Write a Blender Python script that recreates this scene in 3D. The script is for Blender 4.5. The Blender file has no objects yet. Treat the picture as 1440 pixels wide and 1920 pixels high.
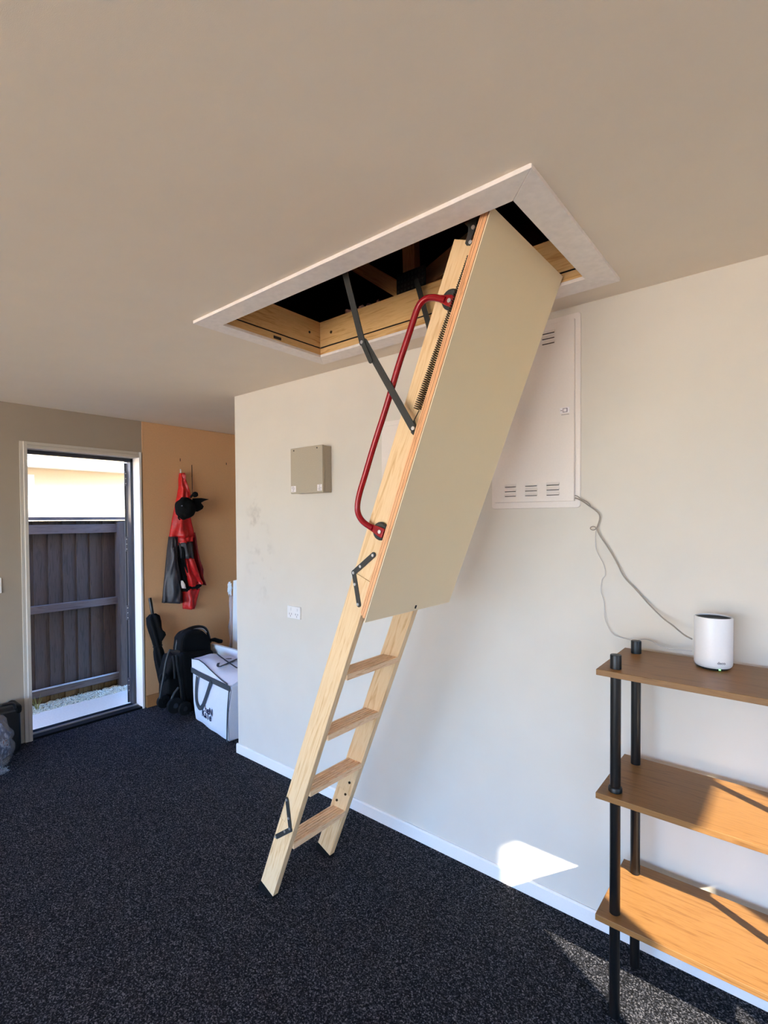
import bpy, bmesh, math, random
import numpy as np
from mathutils import Vector, Matrix, noise
random.seed(7)
S = bpy.context.scene
C = S.collection

# ------------------------------------------------------------------ camera
FPX, YAW, PIT, ROL, CX, CY, CH = 958.3238, 0.6961, -0.0211, -0.0057, 704.3597, 992.0565, 1.5818
fw = Vector((-math.sin(YAW) * math.cos(PIT), math.cos(YAW) * math.cos(PIT), math.sin(PIT)))
_r0 = Vector((math.cos(YAW), math.sin(YAW), 0)); _u0 = _r0.cross(fw)
RT = _r0 * math.cos(ROL) + _u0 * math.sin(ROL); UP = -_r0 * math.sin(ROL) + _u0 * math.cos(ROL)
CAM = Vector((0, 0, CH))
cd = bpy.data.cameras.new('camera'); co = bpy.data.objects.new('camera', cd); C.objects.link(co)
cd.sensor_fit = 'VERTICAL'; cd.sensor_height = 32.0; cd.lens = FPX / 1920 * 32.0
cd.shift_x = (720 - CX) / 1920; cd.shift_y = (CY - 960) / 1920
cd.clip_start = 0.02; cd.clip_end = 300
Mc = Matrix((RT, UP, -fw)).transposed().to_4x4(); Mc.translation = CAM
co.matrix_world = Mc
S.camera = co

def at(px, py, ax, val):
    """the point where the ray through pixel (px, py) meets the plane coord[ax] == val"""
    d = fw + RT * ((px - CX) / FPX) - UP * ((py - CY) / FPX)
    return CAM + d * ((val - CAM[ax]) / d[ax])

# ------------------------------------------------------------------ sky, sun, exposure
W = bpy.data.worlds.new('sky'); S.world = W; W.use_nodes = True
wn, wl = W.node_tree.nodes, W.node_tree.links
bg = wn['Background']
sky = wn.new('ShaderNodeTexSky'); sky.sky_type = 'NISHITA'
SUN = Vector((1.37, -0.763, 1.0)).normalized()
sky.sun_disc = False; sky.sun_elevation = math.asin(SUN.z); sky.sun_rotation = math.atan2(SUN.x, SUN.y)
sky.air_density = 1.0; sky.dust_density = 0.6; sky.ozone_density = 1.5
tint = wn.new('ShaderNodeMix'); tint.data_type = 'RGBA'; tint.blend_type = 'MULTIPLY'; tint.inputs[0].default_value = 1.0
tint.inputs[7].default_value = (0.45, 0.69, 1.12, 1)
wl.new(sky.outputs[0], tint.inputs[6]); wl.new(tint.outputs[2], bg.inputs[0]); bg.inputs[1].default_value = 3.0
sl = bpy.data.lights.new('sun', 'SUN'); so = bpy.data.objects.new('sun', sl); C.objects.link(so)
sl.energy = 56.0; sl.angle = math.radians(0.53); sl.color = (1.0, 0.91, 0.75)
so.rotation_euler = (-SUN).to_track_quat('-Z', 'Y').to_euler()
S.view_settings.view_transform = 'Standard'; S.view_settings.look = 'None'
S.view_settings.gamma = 1.0; S.view_settings.use_curve_mapping = False
S.view_settings.exposure = 0.0
S.cycles.max_bounces = 14; S.cycles.diffuse_bounces = 10; S.cycles.glossy_bounces = 4
S.cycles.sample_clamp_indirect = 8.0
S.cycles.use_denoising = True
def portal(name, loc, rot, sx, sy):
    a = bpy.data.lights.new(name, 'AREA'); a.shape = 'RECTANGLE'; a.size = sx; a.size_y = sy
    a.cycles.is_portal = True
    o = bpy.data.objects.new(name, a); C.objects.link(o); o.location = loc; o.rotation_euler = rot
GX0, GX1, GY, GZ = -3.95, 1.2, -5.5, 2.2         # garage opening behind the camera
portal('garage_portal', ((GX0 + GX1) / 2, GY - .06, GZ / 2), (math.radians(90), 0, 0), GX1 - GX0, GZ)

# ------------------------------------------------------------------ materials
def L(r, g, b):
    f = lambda c: (c / 255) / 12.92 if c <= 10 else (((c / 255) + .055) / 1.055) ** 2.4
    return (f(r), f(g), f(b), 1)
def base(name, rough=.5, metal=0.0, spec=.5):
    m = bpy.data.materials.new(name); m.use_nodes = True
    n, l = m.node_tree.nodes, m.node_tree.links
    b = n['Principled BSDF']; b.inputs['Roughness'].default_value = rough
    b.inputs['Metallic'].default_value = metal; b.inputs['Specular IOR Level'].default_value = spec
    return m, n, l, b
def coords(n, l, scale=(1, 1, 1), rnd=True):
    tc = n.new('ShaderNodeTexCoord'); mp = n.new('ShaderNodeMapping'); mp.inputs['Scale'].default_value = scale
    src = tc.outputs['Object']
    if rnd:
        oi = n.new('ShaderNodeObjectInfo'); mu = n.new('ShaderNodeMath'); mu.operation = 'MULTIPLY'; mu.inputs[1].default_value = 7.3
        va = n.new('ShaderNodeVectorMath'); va.operation = 'ADD'
        l.new(oi.outputs['Random'], mu.inputs[0]); l.new(src, va.inputs[0]); l.new(mu.outputs[0], va.inputs[1]); src = va.outputs[0]
    l.new(src, mp.inputs[0]); return mp.outputs[0]
def ramp(n, stops):
    r = n.new('ShaderNodeValToRGB'); e = r.color_ramp.elements
    while len(e) < len(stops): e.new(.5)
    for k, (p, c) in enumerate(stops): e[k].position = p; e[k].color = c
    return r
def flat(name, col, rough=.5, metal=0.0, spec=.5, var=.06, vs=30, bump=0.0, bs=400):
    m, n, l, b = base(name, rough, metal, spec)
    v = coords(n, l, (vs,) * 3)
    t = n.new('ShaderNodeTexNoise'); t.inputs['Detail'].default_value = 4; l.new(v, t.inputs['Vector'])
    d = tuple(c * (1 - var) for c in col[:3]) + (1,); u = tuple(min(1, c * (1 + var)) for c in col[:3]) + (1,)
    r = ramp(n, [(.3, d), (.7, u)]); l.new(t.outputs[0], r.inputs[0]); l.new(r.outputs[0], b.inputs['Base Color'])
    if bump:
        v2 = coords(n, l, (bs,) * 3, False); t2 = n.new('ShaderNodeTexNoise'); t2.inputs['Detail'].default_value = 2
        l.new(v2, t2.inputs['Vector']); bp = n.new('ShaderNodeBump'); bp.inputs['Strength'].default_value = bump
        bp.inputs['Distance'].default_value = .002
        l.new(t2.outputs[0], bp.inputs['Height']); l.new(bp.outputs[0], b.inputs['Normal'])
    return m
def wood(name, dark, mid, light, axis=2, scale=16, rough=.45, fine=.25, knots=False):
    m, n, l, b = base(name, rough, 0, .35)
    sc = [scale] * 3; sc[axis] = scale * .07
    v = coords(n, l, tuple(sc))
    t = n.new('ShaderNodeTexNoise'); t.inputs['Detail'].default_value = 3; t.inputs['Distortion'].default_value = 1.0
    l.new(v, t.inputs['Vector'])
    r = ramp(n, [(.30, dark), (.48, mid), (.70, light)])
    mu = n.new('ShaderNodeMath'); mu.operation = 'MULTIPLY'; mu.inputs[1].default_value = 6
    fr = n.new('ShaderNodeMath'); fr.operation = 'PINGPONG'; fr.inputs[1].default_value = 1
    l.new(t.outputs[0], mu.inputs[0]); l.new(mu.outputs[0], fr.inputs[0])
    mx = n.new('ShaderNodeMath'); mx.operation = 'MULTIPLY_ADD'; mx.inputs[1].default_value = .22; l.new(fr.outputs[0], mx.inputs[0])
    s2 = [scale * 14] * 3; s2[axis] = scale * .5
    v2 = coords(n, l, tuple(s2)); t2 = n.new('ShaderNodeTexNoise'); t2.inputs['Detail'].default_value = 2; l.new(v2, t2.inputs['Vector'])
    ad = n.new('ShaderNodeMath'); ad.operation = 'MULTIPLY_ADD'; ad.inputs[1].default_value = fine
    ad.inputs[2].default_value = .28 - fine / 2
    l.new(t2.outputs[0], ad.inputs[0]); 
    sm = n.new('ShaderNodeMath'); sm.operation = 'MULTIPLY_ADD'; sm.inputs[1].default_value = .45; l.new(t.outputs[0], sm.inputs[0]); l.new(ad.outputs[0], sm.inputs[2])
    l.new(sm.outputs[0], mx.inputs[2]); l.new(mx.outputs[0], r.inputs[0]); l.new(r.outputs[0], b.inputs['Base Color'])
    bp = n.new('ShaderNodeBump'); bp.inputs['Strength'].default_value = .12; bp.inputs['Distance'].default_value = .001
    l.new(t2.outputs[0], bp.inputs['Height']); l.new(bp.outputs[0], b.inputs['Normal'])
    return m
def paint(name, col, scuff=None):
    m, n, l, b = base(name, .75, 0, .25)
    v = coords(n, l, (1.3,) * 3, False)
    t = n.new('ShaderNodeTexNoise'); t.inputs['Detail'].default_value = 3; l.new(v, t.inputs['Vector'])
    r = ramp(n, [(.3, tuple(c * .975 for c in col[:3]) + (1,)), (.7, col)]); l.new(t.outputs[0], r.inputs[0])
    out = r.outputs[0]
    if scuff:
        for (cx, cy, cz, rad) in scuff:
            tc = n.new('ShaderNodeNewGeometry'); sv = n.new('ShaderNodeVectorMath'); sv.operation = 'SUBTRACT'; sv.inputs[1].default_value = (cx, cy, cz)
            l.new(tc.outputs['Position'], sv.inputs[0])
            ms = n.new('ShaderNodeVectorMath'); ms.operation = 'MULTIPLY'; ms.inputs[1].default_value = (1, 1, .35); l.new(sv.outputs[0], ms.inputs[0])
            ln = n.new('ShaderNodeVectorMath'); ln.operation = 'LENGTH'; l.new(ms.outputs[0], ln.inputs[0])
            mr = n.new('ShaderNodeMapRange'); mr.inputs[1].default_value = 0; mr.inputs[2].default_value = rad; mr.inputs[3].default_value = 1; mr.inputs[4].default_value = 0
            l.new(ln.outputs['Value'], mr.inputs[0])
            nz = n.new('ShaderNodeTexNoise'); nz.inputs['Scale'].default_value = 16; nz.inputs['Detail'].default_value = 5; l.new(tc.outputs['Position'], nz.inputs['Vector'])
            m2 = n.new('ShaderNodeMapRange'); m2.inputs[1].default_value = .52; m2.inputs[2].default_value = .72; m2.inputs[3].default_value = 0; m2.inputs[4].default_value = .22
            l.new(nz.outputs[0], m2.inputs[0])
            mm = n.new('ShaderNodeMath'); mm.operation = 'MULTIPLY'; l.new(mr.outputs[0], mm.inputs[0]); l.new(m2.outputs[0], mm.inputs[1])
            mi = n.new('ShaderNodeMix'); mi.data_type = 'RGBA'; l.new(mm.outputs[0], mi.inputs[0]); l.new(out, mi.inputs[6]); mi.inputs[7].default_value = L(120, 108, 100)
            out = mi.outputs[2]
    l.new(out, b.inputs['Base Color'])
    v2 = coords(n, l, (170,) * 3, False); t2 = n.new('ShaderNodeTexNoise'); t2.inputs['Detail'].default_value = 3; l.new(v2, t2.inputs['Vector'])
    bp = n.new('ShaderNodeBump'); bp.inputs['Strength'].default_value = .25; bp.inputs['Distance'].default_value = .0012
    l.new(t2.outputs[0], bp.inputs['Height']); l.new(bp.outputs[0], b.inputs['Normal'])
    return m
def carpet():
    m, n, l, b = base('carpet', .95, 0, .1)
    v = coords(n, l, (1, 1, 1), False)
    vo = n.new('ShaderNodeTexVoronoi'); vo.inputs['Scale'].default_value = 260; l.new(v, vo.inputs['Vector'])
    t = n.new('ShaderNodeTexNoise'); t.inputs['Scale'].default_value = 170; t.inputs['Detail'].default_value = 4; t.inputs['Roughness'].default_value = .7
    l.new(v, t.inputs['Vector'])
    r = ramp(n, [(.36, L(12, 12, 14)), (.49, L(28, 29, 33)), (.59, L(58, 59, 66)), (.73, L(124, 123, 128))])
    sep = n.new('ShaderNodeSeparateColor'); l.new(vo.outputs['Color'], sep.inputs[0])
    ma = n.new('ShaderNodeMath'); ma.operation = 'MULTIPLY_ADD'; ma.inputs[1].default_value = .30; l.new(sep.outputs[0], ma.inputs[0])
    mb = n.new('ShaderNodeMath'); mb.operation = 'MULTIPLY_ADD'; mb.inputs[1].default_value = .8; mb.inputs[2].default_value = -.05
    l.new(t.outputs[0], mb.inputs[0]); l.new(mb.outputs[0], ma.inputs[2]); l.new(ma.outputs[0], r.inputs[0])
    l.new(r.outputs[0], b.inputs['Base Color'])
    bp = n.new('ShaderNodeBump'); bp.inputs['Strength'].default_value = .9; bp.inputs['Distance'].default_value = .004
    l.new(t.outputs[0], bp.inputs['Height']); l.new(bp.outputs[0], b.inputs['Normal'])
    b.inputs['Sheen Weight'].default_value = .0
    return m
M = {}
M['wall'] = paint('wall_paint', L(214, 208, 198), [(-2.72, 2.033, 1.62, .10), (-2.70, 2.033, 1.38, .16), (-2.6, 2.033, 1.30, .10)])
M['wall_shaded'] = paint('wall_paint_shaded', L(162, 149, 133))  # wall paint made darker, the dim light on the door wall put into its colour
M['ceil'] = paint('ceiling_paint', L(234, 222, 206))
M['trim'] = flat('white_trim', L(232, 230, 228), .45, var=.02)
M['trim_shaded'] = flat('door_trim_shaded', L(190, 182, 170), .5, var=.02)  # door trim darkened in colour to stand for the shade it lies in
M['archi'] = flat('primed_mdf', L(240, 232, 226), .6, var=.05, vs=9)
M['carpet'] = carpet()
M['pine'] = wood('pine', L(186, 138, 88), L(224, 186, 136), L(236, 206, 162), 2, 13)
M['pineY'] = wood('pine_tread', L(160, 112, 76), L(212, 168, 124), L(236, 204, 164), 1, 30, fine=.4)
M['lining'] = wood('pine_lining_x', L(170, 118, 66), L(204, 158, 100), L(224, 186, 130), 0, 14)
M['liningy'] = wood('pine_lining_y', L(170, 118, 66), L(204, 158, 100), L(224, 186, 130), 1, 14)
M['edge'] = wood('panel_edge_wood', L(178, 112, 70), L(222, 160, 112), L(238, 182, 134), 2, 26)
M['panel'] = flat('beige_panel', L(240, 222, 186), .55, var=.025, vs=200, bump=.1)
M['oak'] = wood('oak_veneer', L(96, 62, 30), L(126, 87, 46), L(142, 102, 58), 0, 17, .4, .4)
M['black'] = flat('black_powder_coat', L(13, 13, 14), .42, var=.1)
M['rubber'] = flat('black_rubber', L(6, 6, 7), .75, spec=.25)
M['brownl'] = flat('dark_glue_line', L(92, 52, 30), .8)
M['steel'] = flat('grey_coated_steel', L(52, 53, 52), .5, .2, var=.08)
M['zinc'] = flat('zinc', L(210, 212, 214), .3, .8)
M['spring'] = flat('dark_spring_steel', L(74, 58, 40), .35, .8)
M['red'] = flat('red_enamel', L(150, 10, 24), .25, .1, var=.04)
M['white'] = flat('white_plastic', L(232, 230, 230), .35, var=.01)
M['cab'] = flat('white_steel', L(228, 220, 214), .45, var=.015)
M['greybox'] = flat('taupe_plastic', L(172, 162, 144), .5, var=.04)
M['slot'] = flat('slot_dark', L(30, 26, 24), .8)
M['sticker'] = flat('sticker_white', L(235, 230, 232), .5)
M['inkg'] = flat('ink_grey', L(104, 98, 106), .6)
M['navy'] = flat('navy_ink', L(26, 32, 66), .6)
M['ply'] = flat('plywood', L(214, 170, 126), .6, var=.09, vs=60, bump=.15, bs=200)
M['plyb'] = flat('plywood_base', L(176, 126, 80), .6, var=.1, vs=40)
M['alu'] = flat('charcoal_aluminium', L(58, 60, 68), .32, .35, var=.05)
M['alum'] = flat('mid_grey_hinge', L(92, 94, 104), .4, .35)
M['alul'] = flat('pale_aluminium_bead', L(150, 150, 158), .35, .4)
M['alud'] = flat('dark_sill', L(8, 8, 10), .6, .0, spec=.25)
M['fence'] = wood('charcoal_stained_timber', L(62, 53, 46), L(78, 68, 61), L(94, 82, 74), 2, 14, .75)
M['fencep'] = wood('charcoal_post', L(68, 60, 55), L(84, 74, 68), L(98, 87, 79), 2, 14, .75)
M['fencer'] = wood('charcoal_rail', L(84, 76, 72), L(102, 92, 88), L(118, 108, 104), 1, 14, .75)
M['fraw'] = wood('raw_brown_timber', L(70, 48, 26), L(100, 72, 40), L(128, 98, 60), 2, 20, .8)
M['pebble'] = flat('white_pebble', L(244, 226, 196), .8, var=.35, vs=45)
M['path'] = flat('concrete_path', L(252, 234, 206), .85, var=.05, vs=14, bump=.2)
M['drive'] = flat('concrete_driveway', L(228, 208, 172), .9, var=.06, vs=4)
M['ground'] = flat('soil', L(120, 104, 84), .95, var=.15, vs=6)
M['render'] = flat('cream_render', L(236, 214, 174), .8, var=.03)
M['soffit'] = flat('white_soffit', L(240, 238, 234), .6, var=.02)
M['roofd'] = flat('dark_underlay', L(96, 50, 46), .9, var=.2)
M['roof'] = flat('roof_metal', L(90, 88, 90), .5, .2)
M['rafter'] = wood('attic_timber', L(170, 110, 66), L(206, 146, 94), L(226, 172, 118), 0, 14, .7)
M['insul'] = flat('pink_insulation', L(226, 170, 166), .95, var=.25, vs=40, bump=.6, bs=120)
M['redc'] = flat('red_waterproof', L(196, 24, 26), .42, var=.18, vs=9)
M['redd'] = flat('dark_red_waterproof', L(120, 14, 22), .5, var=.2, vs=9)
M['greyc'] = flat('charcoal_fabric', L(52, 50, 56), .5, var=.2, vs=9)
M['blackc'] = flat('black_fabric', L(9, 9, 10), .85, spec=.2, var=.4, vs=20)
M['bagw'] = flat('white_woven_bag', L(224, 228, 240), .55, var=.03, vs=30, bump=.2, bs=300)
M['strap'] = flat('charcoal_webbing', L(60, 66, 72), .8, var=.1)
M['foam'] = flat('white_foam', L(226, 234, 242), .7, var=.02)
M['cable'] = flat('grey_cable', L(150, 140, 130), .5)
M['cablew'] = flat('pale_cable', L(190, 186, 184), .5)

# ------------------------------------------------------------------ mesh helpers
class MB:
    def __init__(s): s.bm = bmesh.new()
    def box(s, x0, x1, y0, y1, z0, z1):
        v = [s.bm.verts.new((x, y, z)) for x in (x0, x1) for y in (y0, y1) for z in (z0, z1)]
        for f in ((0, 1, 3, 2), (4, 6, 7, 5), (0, 4, 5, 1), (2, 3, 7, 6), (0, 2, 6, 4), (1, 5, 7, 3)): s.bm.faces.new([v[i] for i in f])
        return s
    def prism(s, pts, ax, a, b):
        """polygon pts (in the two other axes, in order) swept along axis ax from a to b"""
        o = [i for i in range(3) if i != ax]; rings = []
        for h in (a, b):
            r = []
            for p in pts:
                q = [0, 0, 0]; q[o[0]] = p[0]; q[o[1]] = p[1]; q[ax] = h; r.append(s.bm.verts.new(q))
            rings.append(r)
        k = len(pts)
        s.bm.faces.new(rings[0]); s.bm.faces.new(rings[1][::-1])
        for i in range(k): s.bm.faces.new((rings[0][i], rings[0][(i + 1) % k], rings[1][(i + 1) % k], rings[1][i]))
        return s
    def tube(s, pts, r, seg=10, cap=True, rx=None):
        pts = [Vector(p) for p in pts]; rr = r if isinstance(r, (list, tuple)) else [r] * len(pts)
        rings = []; n0 = None
        for i, p in enumerate(pts):
            t = (pts[min(i + 1, len(pts) - 1)] - pts[max(i - 1, 0)]).normalized()
            if n0 is None: n0 = t.orthogonal().normalized()
            else: n0 = (n0 - t * n0.dot(t)).normalized()
            b = t.cross(n0)
            rings.append([s.bm.verts.new(p + (n0 * math.cos(a) + b * math.sin(a)) * rr[i]) for a in (2 * math.pi * k / seg for k in range(seg))])
        for i in range(len(pts) - 1):
            for k in range(seg): s.bm.faces.new((rings[i][k], rings[i][(k + 1) % seg], rings[i + 1][(k + 1) % seg], rings[i + 1][k]))
        if cap: s.bm.faces.new(rings[0][::-1]); s.bm.faces.new(rings[-1])
        return s
    def lathe(s, prof, c, seg=32, capb=True, capt=True):
        """prof: [(r, z)...] about a vertical axis through c (x, y)"""
        rings = [[s.bm.verts.new((c[0] + r * math.cos(2 * math.pi * k / seg), c[1] + r * math.sin(2 * math.pi * k / seg), z)) for k in range(seg)] for r, z in prof]
        for i in range(len(rings) - 1):
            for k in range(seg): s.bm.faces.new((rings[i][k], rings[i][(k + 1) % seg], rings[i + 1][(k + 1) % seg], rings[i + 1][k]))
        if capb: s.bm.faces.new(rings[0][::-1])
        if capt: s.bm.faces.new(rings[-1])
        return s
    def disc(s, c, ax, r, h, seg=14):
        """short cylinder centred at c along axis ax"""
        d = Vector((0, 0, 0)); d[ax] = h / 2
        return s.tube([Vector(c) - d, Vector(c) + d], r, seg)
    def blob(s, c, r, sub=3, amp=0.0, sc=8, seed=0):
        g = bmesh.ops.create_icosphere(s.bm, subdivisions=sub, radius=1)
        for v in g['verts']:
            d = v.co.normalized(); k = 1 + amp * noise.noise(d * sc * .3 + Vector((seed, seed * 2, 0)))
            v.co = Vector((c[0] + d.x * r[0] * k, c[1] + d.y * r[1] * k, c[2] + d.z * r[2] * k))
        return s
WM = {}
def obj(name, mb, mat, parent=None, frame=None, smooth=False, bevel=0, seg=2, label=None, kind=None):
    bmesh.ops.recalc_face_normals(mb.bm, faces=mb.bm.faces)
    me = bpy.data.meshes.new(name); mb.bm.to_mesh(me); mb.bm.free()
    if frame is None:
        if parent is not None: frame = WM[parent.name].copy()
        else:
            a = np.array([v.co for v in me.vertices]); lo, hi = a.min(0), a.max(0)
            frame = Matrix.Translation(((lo[0] + hi[0]) / 2, (lo[1] + hi[1]) / 2, lo[2]))
    me.transform(frame.inverted())
    o = bpy.data.objects.new(name, me); C.objects.link(o)
    if parent is not None: o.parent = parent; o.matrix_basis = WM[parent.name].inverted() @ frame
    else: o.matrix_basis = frame
    WM[o.name] = frame
    me.materials.append(mat)
    if smooth:
        for p in me.polygons: p.use_smooth = True
        if smooth == 'auto':
            me.set_sharp_from_angle(angle=math.radians(40))
    if bevel:
        md = o.modifiers.new('bevel', 'BEVEL'); md.width = bevel; md.segments = seg; md.limit_method = 'ANGLE'
    if label: o['label'] = label
    if kind: o['kind'] = kind
    return o
def thing(name, loc, label, cat, group=None, kind=None):
    o = bpy.data.objects.new(name, None); C.objects.link(o); o.location = loc; o.empty_display_size = .05
    WM[o.name] = Matrix.Translation(loc)
    if label: o['label'] = label
    if cat: o['category'] = cat
    if group: o['group'] = group
    if kind: o['kind'] = kind
    return o
def tag(o, label, cat, group=None):
    o['label'] = label; o['category'] = cat
    if group: o['group'] = group
    return o
def struct(name, mb, mat, **k):
    o = obj(name, mb, mat, **k); o['kind'] = 'structure'; return o
def text(s, size, mat, parent, Mw, ext=.0003, name='lettering', label=None):
    cu = bpy.data.curves.new(name, 'FONT'); cu.body = s; cu.size = size; cu.offset = size * .012; cu.extrude = ext; cu.align_x = 'CENTER'; cu.align_y = 'CENTER'
    cu.materials.append(mat)
    tmp = bpy.data.objects.new('tmp', cu); C.objects.link(tmp); bpy.context.view_layer.update()
    me = bpy.data.meshes.new_from_object(tmp.evaluated_get(bpy.context.evaluated_depsgraph_get())); bpy.data.objects.remove(tmp)
    o = bpy.data.objects.new(name, me); C.objects.link(o); o.parent = parent; o.matrix_basis = WM[parent.name].inverted() @ Mw
    if label: o['label'] = label
    return o

# ------------------------------------------------------------------ the room
YW, XE, XD, XN, H = 2.0331, -2.921, -4.233, 1.75, 2.4
HX0, HX1, HY0, HY1 = -1.936, -.4873, 1.1504, 1.8947     # outer architrave of the hatch
IX0, IX1, IY0, IY1 = -1.858, -.574, 1.240, 1.800        # opening
struct('floor', MB().box(XD - .0, XN, -3.7, 3.3, -.04, 0), M['carpet'])
struct('floor_bounce_strip', MB().box(XD - .0, XN, GY - .12, -3.7, -.05, -.008), M['drive'])  # unseen pale concrete strip, added to bounce sunlight up to the ceiling
cb = MB()
for a in ((XD - .1, IX0 - .03, GY - .1, 3.4), (IX1 + .03, XN + .1, GY - .1, 3.4), (IX0 - .03, IX1 + .03, GY - .1, IY0 - .03), (IX0 - .03, IX1 + .03, IY1 + .03, 3.4)):
    cb.box(a[0], a[1], a[2], a[3], H, H + .013)
struct('ceiling', cb, M['ceil'])
struct('wall_right', MB().box(XE, XN, YW, YW + .1, 0, H), M['wall'])
struct('wall_alcove_side', MB().box(XE, XE + .1, YW + .1, 3.3, 0, H), M['wall'])
struct('wall_alcove_back', MB().box(XD - .1, XE + .1, 3.3, 3.4, 0, H), M['wall_shaded'])
# wall with the exterior door
DY0, DY1, DZ = 1.206, 2.002, 2.095
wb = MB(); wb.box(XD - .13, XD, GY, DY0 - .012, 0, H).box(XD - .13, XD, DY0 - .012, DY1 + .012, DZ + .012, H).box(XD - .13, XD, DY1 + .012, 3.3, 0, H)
struct('wall_far', wb, M['wall_shaded'])
# wall on the right-hand end with the tall narrow opening that lets the sun in
SY0, SY1, SZ = .451, .93, 2.22
wb = MB(); wb.box(XN, XN + .1, GY, SY0, 0, H).box(XN, XN + .1, SY0, SY1, SZ, H).box(XN, XN + .1, SY1, YW + .1, 0, H)
struct('wall_near', wb, M['wall'])
wb = MB(); wb.box(XD - .13, GX0, GY - .12, GY, 0, H).box(GX0, GX1, GY - .12, GY, GZ, H).box(GX1, XN + .1, GY - .12, GY, 0, H)
struct('wall_behind', wb, M['wall'])
wd_ = thing('window_1', (XN + .05, .69, 0), None, None, kind='structure')
gm_ = bpy.data.materials.new('sun_dimming_glass'); gm_.use_nodes = True; gn_ = gm_.node_tree.nodes; gl_ = gm_.node_tree.links  # unseen tinted pane, added to weaken the sun passing the narrow opening
for x_ in list(gn_): gn_.remove(x_)
go_ = gn_.new('ShaderNodeOutputMaterial'); gt_ = gn_.new('ShaderNodeBsdfTransparent'); gt_.inputs[0].default_value = (.64, .64, .64, 1)
gg_ = gn_.new('ShaderNodeBsdfGlossy'); gg_.inputs['Roughness'].default_value = .02; gx_ = gn_.new('ShaderNodeMixShader'); gx_.inputs[0].default_value = .06
gl_.new(gt_.outputs[0], gx_.inputs[1]); gl_.new(gg_.outputs[0], gx_.inputs[2]); gl_.new(gx_.outputs[0], go_.inputs[0])
obj('sun_dimming_pane', MB().box(XN + .048, XN + .0485, SY0, SY1, 0, SZ), gm_, wd_)
# baseboard with bevelled top, returns round the wall end
bb = MB(); pr = lambda d: [(YW - d, 0), (YW - d, .056), (YW - d + .005, .063), (YW, .063), (YW, 0)]
bb.prism(pr(.011), 0, XE - .011, XN)
bb.box(XE - .011, XE, YW, 3.3, 0, .06)
struct('baseboard_right', bb, M['trim'])
struct('baseboard_left', MB().box(XD, XD + .011, GY, .70, 0, .062), M['trim'])

# plywood lining of the alcove wall with its own skirting
pl = thing('trim_1', (XD, 2.5, 0), None, None, kind='structure')
obj('plywood_sheet', MB().box(XD, XD + .009, 2.032, 3.3, .004, H - .002), M['ply'], pl)
obj('plywood_skirting', MB().box(XD + .009, XD + .021, 2.032, 3.3, 0, .1), M['plyb'], pl)
mk = MB()
for q in ((575, 440, 660), (470, 382, 408), (885, 420, 440)):
    p = at(240 + q[0] / 4.8, 780 + q[1] / 4.8, 0, XD + .0095); p2 = at(240 + q[0] / 4.8, 780 + q[2] / 4.8, 0, XD + .0095)
    mk.box(XD + .009, XD + .0098, p.y - .003, p.y + .003, p2.z, p.z)
obj('crack', mk, M['slot'], pl)

# ------------------------------------------------------------------ exterior door opening
dr = thing('door_1', (XD, 1.6, 0), None, None, kind='structure')
a = XD + .010
obj('architrave', MB().prism([(XD - .12, DY0), (XD - .12, DY0 - .012), (XD, DY0 - .012), (XD, DY0 - .046), (a, DY0 - .046), (a, DY0 - .026), (a + .004, DY0 - .020), (a + .004, DY0)], 2, 0, DZ + .046), M['trim_shaded'], dr, bevel=.001)
obj('architrave', MB().box(XD - .12, a + .004, DY1, DY1 + .018, 0, DZ + .046), M['trim'], dr, bevel=.002)
obj('architrave', MB().prism([(XD - .12, DZ), (XD - .12, DZ + .012), (XD, DZ + .012), (XD, DZ + .046), (a, DZ + .046), (a, DZ + .026), (a + .004, DZ + .020), (a + .004, DZ)], 1, DY0, DY1), M['trim_shaded'], dr, bevel=.001)
fr = MB()
fx0, fx1 = -4.395, -4.335
fr.box(fx0, fx1, DY0, DY0 + .008, 0, DZ).box(fx0, fx1, DY1 - .022, DY1, 0, DZ).box(fx0, fx1, DY0, DY1, DZ - .03, DZ)
obj('door_frame', fr, M['alu'], dr, bevel=.001)
obj('sill', MB().box(XD - .165, XD + .002, DY0, DY1, 0, .016), M['alud'], dr)
obj('sill_strip', MB().box(-4.315, -4.30, DY0, DY1, .016, .026), M['zinc'], dr)
# the leaf stands open to the outside, nearly edge-on to the room
hp = Vector((-4.40, DY1 - .012, 0)); ld = Vector((-.905, .425, 0)).normalized(); lnm = Vector((ld.y, -ld.x, 0))
fL = Matrix((ld, lnm, Vector((0, 0, 1)))).transposed().to_4x4(); fL.translation = hp
def leafbox(x0, x1, y0, y1, z0, z1):
    m = MB().box(x0, x1, y0, y1, z0, z1); m.bm.transform(fL); return m
leaf = obj('door_leaf', leafbox(.0, .76, -.03, .012, .02, DZ - .035), M['alu'], dr, frame=fL, bevel=.003)
obj('leaf_rib', leafbox(.005, .755, .012, .018, .03, DZ - .045), M['alu'], leaf, frame=fL)
obj('edge_bead', leafbox(-.003, .0, -.014, -.009, .02, DZ - .035), M['alul'], leaf, frame=fL)
obj('edge_bead', leafbox(-.003, .0, .002, .006, .02, DZ - .035), M['alul'], leaf, frame=fL)
for zc in (1.93, 1.375, .79, .17):
    h = obj('hinge', leafbox(-.010, .0, -.028, -.002, zc - .062, zc + .062), M['alum'], dr, frame=fL, bevel=.0015)
    obj('hinge_knuckle', leafbox(-.016, -.002, .001, .013, zc - .055, zc + .055), M['alum'], h, frame=fL, bevel=.004)
    for dz in (-.042, 0, .042):
        sm = MB(); sm.tube([fL @ Vector((-.010, -.018, zc + dz)), fL @ Vector((-.0125, -.018, zc + dz))], .0045, 8); obj('screw', sm, M['zinc'], h)

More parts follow.
